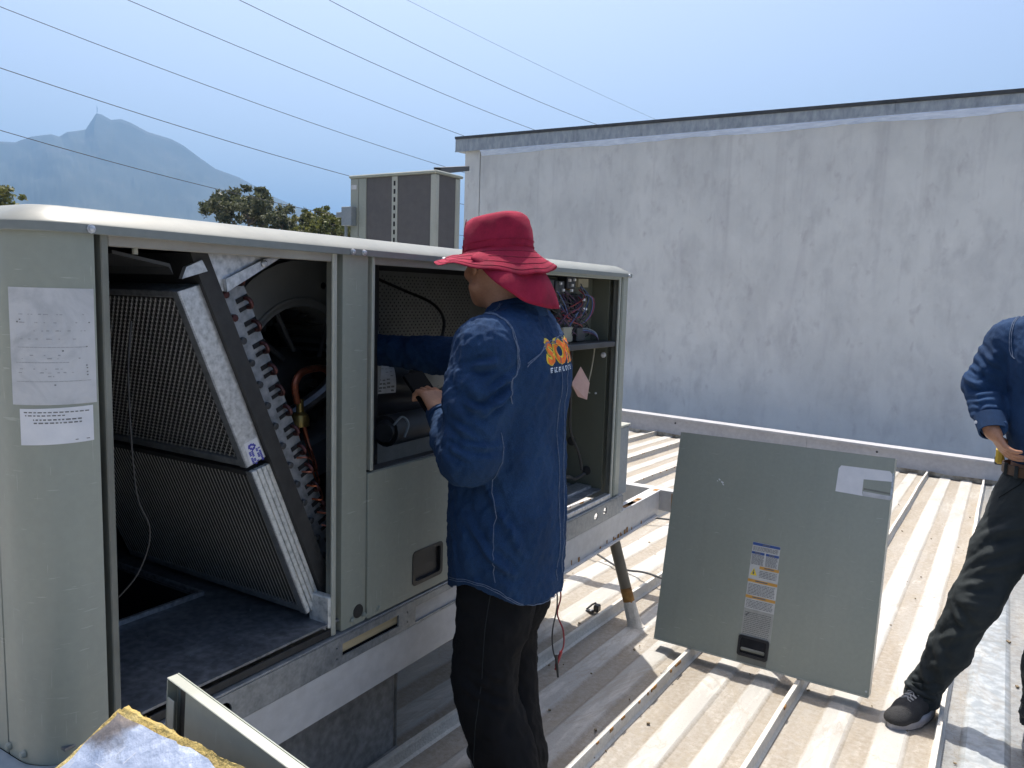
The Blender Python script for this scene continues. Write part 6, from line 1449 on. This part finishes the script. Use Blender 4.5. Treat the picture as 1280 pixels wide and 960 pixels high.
# ------------------------------------------------------------------ the second man at the right edge, one hand on his hip
def bystander():
    F = nrm(A3(-.30, -.955, 0)); L = A3(-F[1], F[0], 0); Cx = A3(.235, 3.34, 0); zr = roof_z(3.3)
    q = lambda f, l, z: Cx + F * f + L * l + A3(0, 0, z)
    shR, elR, wrR = q(0, -.185, 1.335), A3(-.018, 3.385, 1.165), A3(.030, 3.250, 1.012)
    shL, elL, wrL = q(0, .185, 1.335), q(-.04, .26, 1.07), q(.05, .27, .84)
    hipR, hipL = q(0, -.085, .80), q(0, .085, .80); anR = A3(-.108, 3.235, -.03); anL = A3(.262, 3.25, -.03); knR = A3(.030, 3.235, .385); knL = q(.06, .06, .39)
    hc = q(.06, 0, 1.585); HF, HU = nrm(F + A3(0, 0, -.12)), nrm(F * .1 + A3(0, 0, 1))
    S = Field((-.30, 2.95, -.15), (.68, 3.68, 1.76), .0045); head(S, hc, HF, HU); S.chain([hc + A3(0, 0, -.07), q(0, 0, 1.40)], [.054, .062], .03); c2 = tuple(q(0, 0, 0)[:2])
    S.col(F, L, [(.74, *c2, .10, .145), (.95, *c2, .095, .14), (1.18, *c2, .10, .16), (1.32, *c2, .09, .17), (1.41, *c2, .06, .10)], .04)
    for a, b, c in ((shR, elR, wrR), (shL, elL, wrL)): S.chain([a, b, c], [.046, .036, .026], .02)
    for a, b, c in ((hipR, knR, anR), (hipL, knL, anL)): S.chain([a, b, c], [.075, .05, .036], .03)
    hdir = nrm(A3(.062, -.012, -.085)); hand(S, wrR + hdir * -.012, hdir, nrm(A3(.72, .35, .50)), nrm(A3(.35, .75, -.1)), (.28, .32, .34, .40), .12, (.4, .8, .4), .2, .90)
    hand(S, wrL, A3(0, -.1, -1), A3(-1, 0, 0), -F * -1, (.3, .35, .4, .45))
    P, Fq = S.surface(); P = relax(P, Fq, 1); body = skin_obj('person', P, Fq, SKIN, None, (Cx[0], Cx[1], zr))
    tag(body, 'man in denim shirt and charcoal trousers, hand on hip, cut off at the right edge', 'person', 'technicians on the roof')
    # trousers
    S = Field((-.32, 3.0, -.12), (.60, 3.68, .95), .0055)
    S.col(F, L, [(.70, *c2, .115, .16), (.80, *c2, .12, .168), (.875, *c2, .112, .155)], .03)
    for a, b, c in ((hipR, knR, anR), (hipL, knL, anL)):
        a2 = a + A3(0, 0, -.04); S.chain([a2, a2 * .5 + b * .5, b, b * .5 + c * .5, c + A3(0, 0, .03)], [.100, .090, .076, .068, .062], .04); 
    S.chain([anR + A3(0, 0, .03), anR + A3(.0, 0, .0)], [.063, .066], .01)
    for c in (anR, anL): S.cap(c + A3(0, 0, .02), c + A3(0, 0, -.08), .052, .056, .004, cut=True)
    S.D = np.maximum(S.D, (-.055 - S.ax[2][None, None, :])).astype(np.float32)
    P, Fq = S.surface(); P = relax(P, Fq, 2); N = vnormals(P, Fq)
    P = P + N * (.0045 * wob(P, 24, 12, (1, 1, .8)) + .0035 * wob(P, 26, 30) + .0015 * wob(P, 27, 70, ridge=True))[:, None]; fl = []
    for hp, kn, an, sg in ((hipR, knR, anR, -1), (hipL, knL, anL, 1)):
        ax = nrm(kn - hp); sd = nrm(np.cross(ax, F))
        for t_, a0, a1, dz in ((.10, -1, .8, .22), (.22, -1, 1, .14), (.36, -.8, 1, .2), (.52, -1, .6, .16), (.68, -.6, 1, .14), (.84, -1, 1, .08), (.93, -1, 1, .05)):
            c0 = hp + (kn - hp) * t_; r_ = .095 - .02 * t_; fl.append(([c0 + sd * r_ * a0 + F * r_ * .5, c0 + (kn - hp) * dz * .9 + F * r_ * 1.05, c0 + (kn - hp) * dz * 1.8 + sd * r_ * a1 * .6 + F * r_ * .7], .015, .008))
        ax2 = nrm(an - kn)
        for k, (t0, s_, ln, am) in enumerate(((.02, 1, .10, .009), (.12, -1, .16, .008), (.30, 1, .2, .007), (.46, -1, .12, .006), (.62, 1, .14, .008), (.80, -1, .08, .009))):
            c0 = kn + (an - kn) * t0; r_ = .073 - .012 * t0; fl.append(([c0 + sd * r_ * s_ + F * r_ * .3, c0 + F * r_ + ax2 * ln * .5, c0 - sd * r_ * s_ * .7 + F * r_ * .5 + ax2 * ln], .014, am))
        for k in range(2): c0 = an + A3(0, 0, .035 + .05 * k); fl.append(([c0 + sd * .068 + F * .02, c0 + F * .07 + A3(0, 0, .012 * (-1) ** k), c0 - sd * .068 + F * .02], .009, .009))
    P = crease(P, N, fl); tr = skin_obj('trousers', P, Fq, TROUG, body)
    e = lambda f, l, z: V(q(f, l, z))
    seam('pocket_seam', tr, [e(.12, -.07, .86), e(.13, -.10, .82), e(.11, -.15, .775)], tr, .0014, .001, TROUB); seam('fly_seam', tr, [e(.14, -.01, .87), e(.15, -.01, .80), e(.14, 0, .74)], tr, .0013, .001, TROUB)
    bm = B(); rows = []
    for k in range(49):
        a = k / 48 * math.tau; d_ = F * math.cos(a) * .121 + L * math.sin(a) * .163; o = nrm(d_) * .006; c0 = q(0, 0, .872) + d_
        rows.append([bm.verts.new(V(c0 + x)) for x in (A3(0, 0, -.018), o + A3(0, 0, -.017), o + A3(0, 0, .017), A3(0, 0, .018))])
    for a, b in zip(rows, rows[1:]):
        for k in range(3): bm.faces.new((a[k], a[k + 1], b[k + 1], b[k]))
    belt = obj('belt', bm, LEATH, body, angle=60); bk = q(.131, -.02, .872)
    bm = B(); plate(bm, rrect(-.026, -.021, .026, .021, .005), [rrect(-.018, -.013, .018, .013, .003)], lambda u, v, w_: V(bk + L * u + A3(0, 0, v) + F * (.004 - w_)), .006); obj('buckle', bm, BRASS, belt)
    for k, a in enumerate((-.62, -1.0)): p = q(.121 * math.cos(a), .163 * math.sin(a), .872) + F * .006; bm = B(); box(bm, V(p) - V((.006, .012, .022)), V(p) + V((.006, .004, .022)), .002); obj('belt_loop', bm, TROUG, belt)
    # yellow tape measure clipped behind the hip
    t = thing('tape_measure', tuple(q(-.03, -.185, .90)), "yellow and black tape measure clipped at the second man's belt", 'tape measure')
    bm = B(); box(bm, V(q(-.03, -.19, .90)) - V((.014, .028, .030)), V(q(-.03, -.19, .90)) + V((.014, .028, .030)), .008); obj('case', bm, YELR, t); bm = B(); box(bm, V(q(-.03, -.19, .90)) - V((.016, .02, .034)), V(q(-.03, -.19, .90)) + V((.016, .012, -.004)), .004); obj('grip', bm, RUBBER, t)
    # shirt
    S = Field((-.24, 3.02, .80), (.74, 3.66, 1.50), .0055); 
    S.col(F, L, [(.896, *c2, .112, .152), (.935, *c2, .124, .158), (1.0, *c2, .138, .166), (1.12, *c2, .136, .172), (1.24, *c2, .132, .196), (1.33, *c2, .115, .196), (1.385, *c2, .088, .15), (1.425, *c2, .066, .085)], .02, p=2.25)
    for s_, a, b, c in ((-1, shR, elR, wrR), (1, shL, elL, wrL)):
        S.cap(q(0, .12 * s_, 1.372), q(0, .19 * s_, 1.33), .058, .066, .05); S.chain([a, a * .5 + b * .5, b], [.072, .068, .062], .03); S.chain([b, b * .5 + c * .5, c - nrm(c - b) * .03], [.062, .056, .046], .02)
        P, Fq = S.surface(); P = relax(P, Fq, 2); N = vnormals(P, Fq)
    P = P + N * (.0045 * wob(P, 31, 15, (1, 1, .5)) + .003 * wob(P, 32, 34) + .0015 * wob(P, 33, 70, ridge=True))[:, None]; fl = []
    ua = nrm(elR - shR); s1 = nrm(np.cross(ua, F)); 
    for t_, dz, am in ((.15, .3, .008), (.35, .2, .009), (.55, .22, .010), (.72, .14, .011), (.86, .1, .011), (.97, .05, .010)):
        c0 = shR + (elR - shR) * t_; fl.append(([c0 + s1 * .07 + F * .02, c0 + F * .07 + (elR - shR) * dz * .5, c0 - s1 * .07 + F * .02 + (elR - shR) * dz], .012, am))
    fa = nrm(wrR - elR); s2 = nrm(np.cross(fa, F))
    for k in range(5): c0 = elR + (wrR - elR) * (.15 + .13 * k); fl.append(([c0 + s2 * .06 + F * .02, c0 + F * .06 + fa * .02, c0 - s2 * .06 + F * .02 + fa * .04], .011, .009))
    for l0, l1, z0, z1 in ((-.17, -.12, 1.22, .95), (-.12, -.15, 1.15, .92), (-.08, -.06, 1.2, .92), (0, -.02, 1.2, .92), (.08, .07, 1.2, .92)): fl.append(([q(.13, l0, z0), q(.145, (l0 + l1) / 2, (z0 + z1) / 2), q(.14, l1, z1)], .013, .009))
    P = crease(P, N, fl); sh = skin_obj('shirt', P, Fq, DENIM, body)
    for off in (0, .006): seam('armhole_seam', sh, [e(.0, -.155 - off, 1.40), e(.07, -.160 - off, 1.37), e(.11, -.158 - off, 1.32), e(.12, -.150 - off, 1.27)], sh)
    seam('placket', sh, [e(.13, .018, 1.38), e(.16, .018, 1.2), e(.16, .018, .95)], sh); 
    for k in range(5): p, nr, _, _ = BVHTree.FromPolygons([mw(sh) @ v.co for v in sh.data.vertices], [f.vertices[:] for f in sh.data.polygons]).find_nearest(e(.2, 0, 1.33 - .09 * k)); bm = B(); lathe(bm, [(.006, 0), (.006, .002), (0, .0025)], p, nr, 10); obj('button', bm, PLASTB, sh)
    for a, b in ((elR, wrR), (elL, wrL)): ca = nrm(b - a); bm = B(); cuff_ring(bm, b - ca * .060, ca, .047, .053, .062, wv=.002); obj('cuff', bm, DENIM, sh, angle=60)
    ca = nrm(wrR - elR); pb = wrR - ca * .04 + F * .050; bm = B(); lathe(bm, [(.006, 0), (.006, .002), (0, .0025)], pb - A3(.03, 0, 0), V(F) - V((.5, 0, 0)), 10); obj('button', bm, STICKW, sh)
    bm = B(); rows = []; cc = q(0, 0, 1.405)
    for k in range(31):
        a = -2.75 + 5.5 * k / 30; rad = lambda r: -F * math.cos(a) * r + L * math.sin(a) * r; dz = -.016 * (1 - math.cos(a)); rows.append([bm.verts.new(V(cc + rad(r) + A3(0, 0, z + dz))) for r, z in ((.071, -.004), (.070, .04), (.074, .043), (.083, .028), (.096, -.01), (.092, -.014))])
    for a, b in zip(rows, rows[1:]):
        for k in range(5): bm.faces.new((a[k], a[k + 1], b[k + 1], b[k]))
    obj('collar', bm, DENIM, sh, angle=180)
    HL = np.cross(HU, HF); M3 = [HF, HL, HU]; ht = lambda f, l, u: hc + HF * f + HL * l + HU * u
    S = Field(hc - .16, hc + .16, .005); S.ell(ht(-.016, 0, .045), (.106, .084, .094), M3, .01); S.ell(ht(.07, 0, -.03), (.085, .10, .085), M3, .01, cut=True); S.ell(ht(.05, 0, -.16), (.3, .3, .11), M3, .01, cut=True)
    P, Fq = S.surface(); N = vnormals(P, Fq); skin_obj('hair', P + N * (.003 * wob(P, 3, 60, ridge=True))[:, None], Fq, HAIR, body)
    for sg in (1, -1):
        bm = B(); lathe(bm, [(.012, -.004), (.0112, .002), (.007, .0045), (0, .0055)], V(ht(.0705, .031 * sg, .006)), V(HF), 14); obj('eye', bm, STICKW, body); bm = B(); lathe(bm, [(.0055, .0046), (.004, .006), (0, .0062)], V(ht(.0705, .031 * sg, .006)), V(HF), 12); obj('iris', bm, HAIR, body)
    fd = nrm(A3(-.44, -.90, 0)); z = roof_z(3.2) + .004; shoe('shoe', anR * A3(1, 1, 0) + fd * .205, anR * A3(1, 1, 0) - fd * .085, z, body, 1)
    fd = nrm(A3(.05, -1, 0)); shoe('shoe', anL * A3(1, 1, 0) + fd * .20, anL * A3(1, 1, 0) - fd * .085, z + .012, body, -1)
bystander()

# ------------------------------------------------------------------ small things on the roof
def small():
    z = lambda y: roof_z(y)
    t = thing('broken_clip', (-1.562, 3.39, z(3.39) + .01), 'small broken black plastic clip lying beside a roof seam', 'debris')
    bm = B(); box(bm, (-1.60, 3.375, z(3.39) + .006), (-1.555, 3.40, z(3.39) + .014), .003); box(bm, (-1.562, 3.385, z(3.39) + .010), (-1.535, 3.42, z(3.39) + .045), .004); tube(bm, [(-1.60, 3.39, z(3.39) + .012), (-1.585, 3.42, z(3.39) + .03), (-1.56, 3.41, z(3.39) + .048)], .005, 6); obj('clip', bm, PLASTB, t)
    bm = B(); box(bm, (-1.575, 3.372, z(3.39) + .014), (-1.565, 3.395, z(3.39) + .02), .002); obj('clip_face', bm, GALV, t)
    def rod(name, pts, r, lab): tag(ob_tube(name, pts, r, CABLEM, loc=V(pts[0]), seg=7), lab, 'cable', 'dark cables lying across the seams')
    rod('roof_cable', spline([(-2.25, 4.30, z(4.3) + .02), (-1.99, 4.19, z(4.2) + .055), (-1.72, 4.08, z(4.1) + .02), (-1.50, 3.98, z(4) + .06), (-1.15, 3.84, z(3.8) + .055)], 6), .006, 'thin dark cable lying across seams nearer the pipe strut')
    rod('roof_cable', spline([(-2.5, 5.05, z(5) + .05), (-2.06, 5.16, z(5.1) + .056), (-1.87, 5.23, z(5.2) + .05), (-1.5, 5.35, z(5.3) + .056)], 6), .007, 'thin dark cable farther back, crossing seams beyond the cross beam')
    rr = random.Random(17); bm = B()
    for k in range(260):
        x, y = rr.uniform(-2.0, .8), rr.uniform(1.2, 7.5); s = rr.uniform(.002, .006) * (1.6 if rr.random() < .1 else 1); p = V((x + SKEW * y, y, z(y) + .005))
        box(bm, p - V((s, s * .7, .001)), p + V((s, s * .7, s * .8)), 0, Matrix.Translation(p) @ Matrix.Rotation(rr.random() * 3, 4, 'Z') @ Matrix.Translation(-p))
    tag(obj('roof_grit', bm, M_('brown_grit', [(.10, .07, .04), (.28, .22, .14)], 9, .9)), 'brown grit and dry flakes scattered on the roof', None, None, 'stuff')
small()

# ------------------------------------------------------------------ haze: the air between here and the mountain
def haze():
    bm = B(); box(bm, (-5200, -1500, GROUND_Z - 3), (4200, 5200, 640)); m = bpy.data.materials.new('haze_air'); m.use_nodes = True; t = m.node_tree; t.nodes.clear()
    o = t.nodes.new('ShaderNodeOutputMaterial'); v = t.nodes.new('ShaderNodeVolumePrincipled'); v.inputs['Color'].default_value = (.20, .41, .74, 1); v.inputs['Density'].default_value = HAZE; v.inputs['Anisotropy'].default_value = .3
    t.links.new(v.outputs[0], o.inputs['Volume']); tag(obj('haze', bm, m, smooth=False), 'blue summer haze in the air', None, None, 'stuff')
HAZE = .00026
haze()
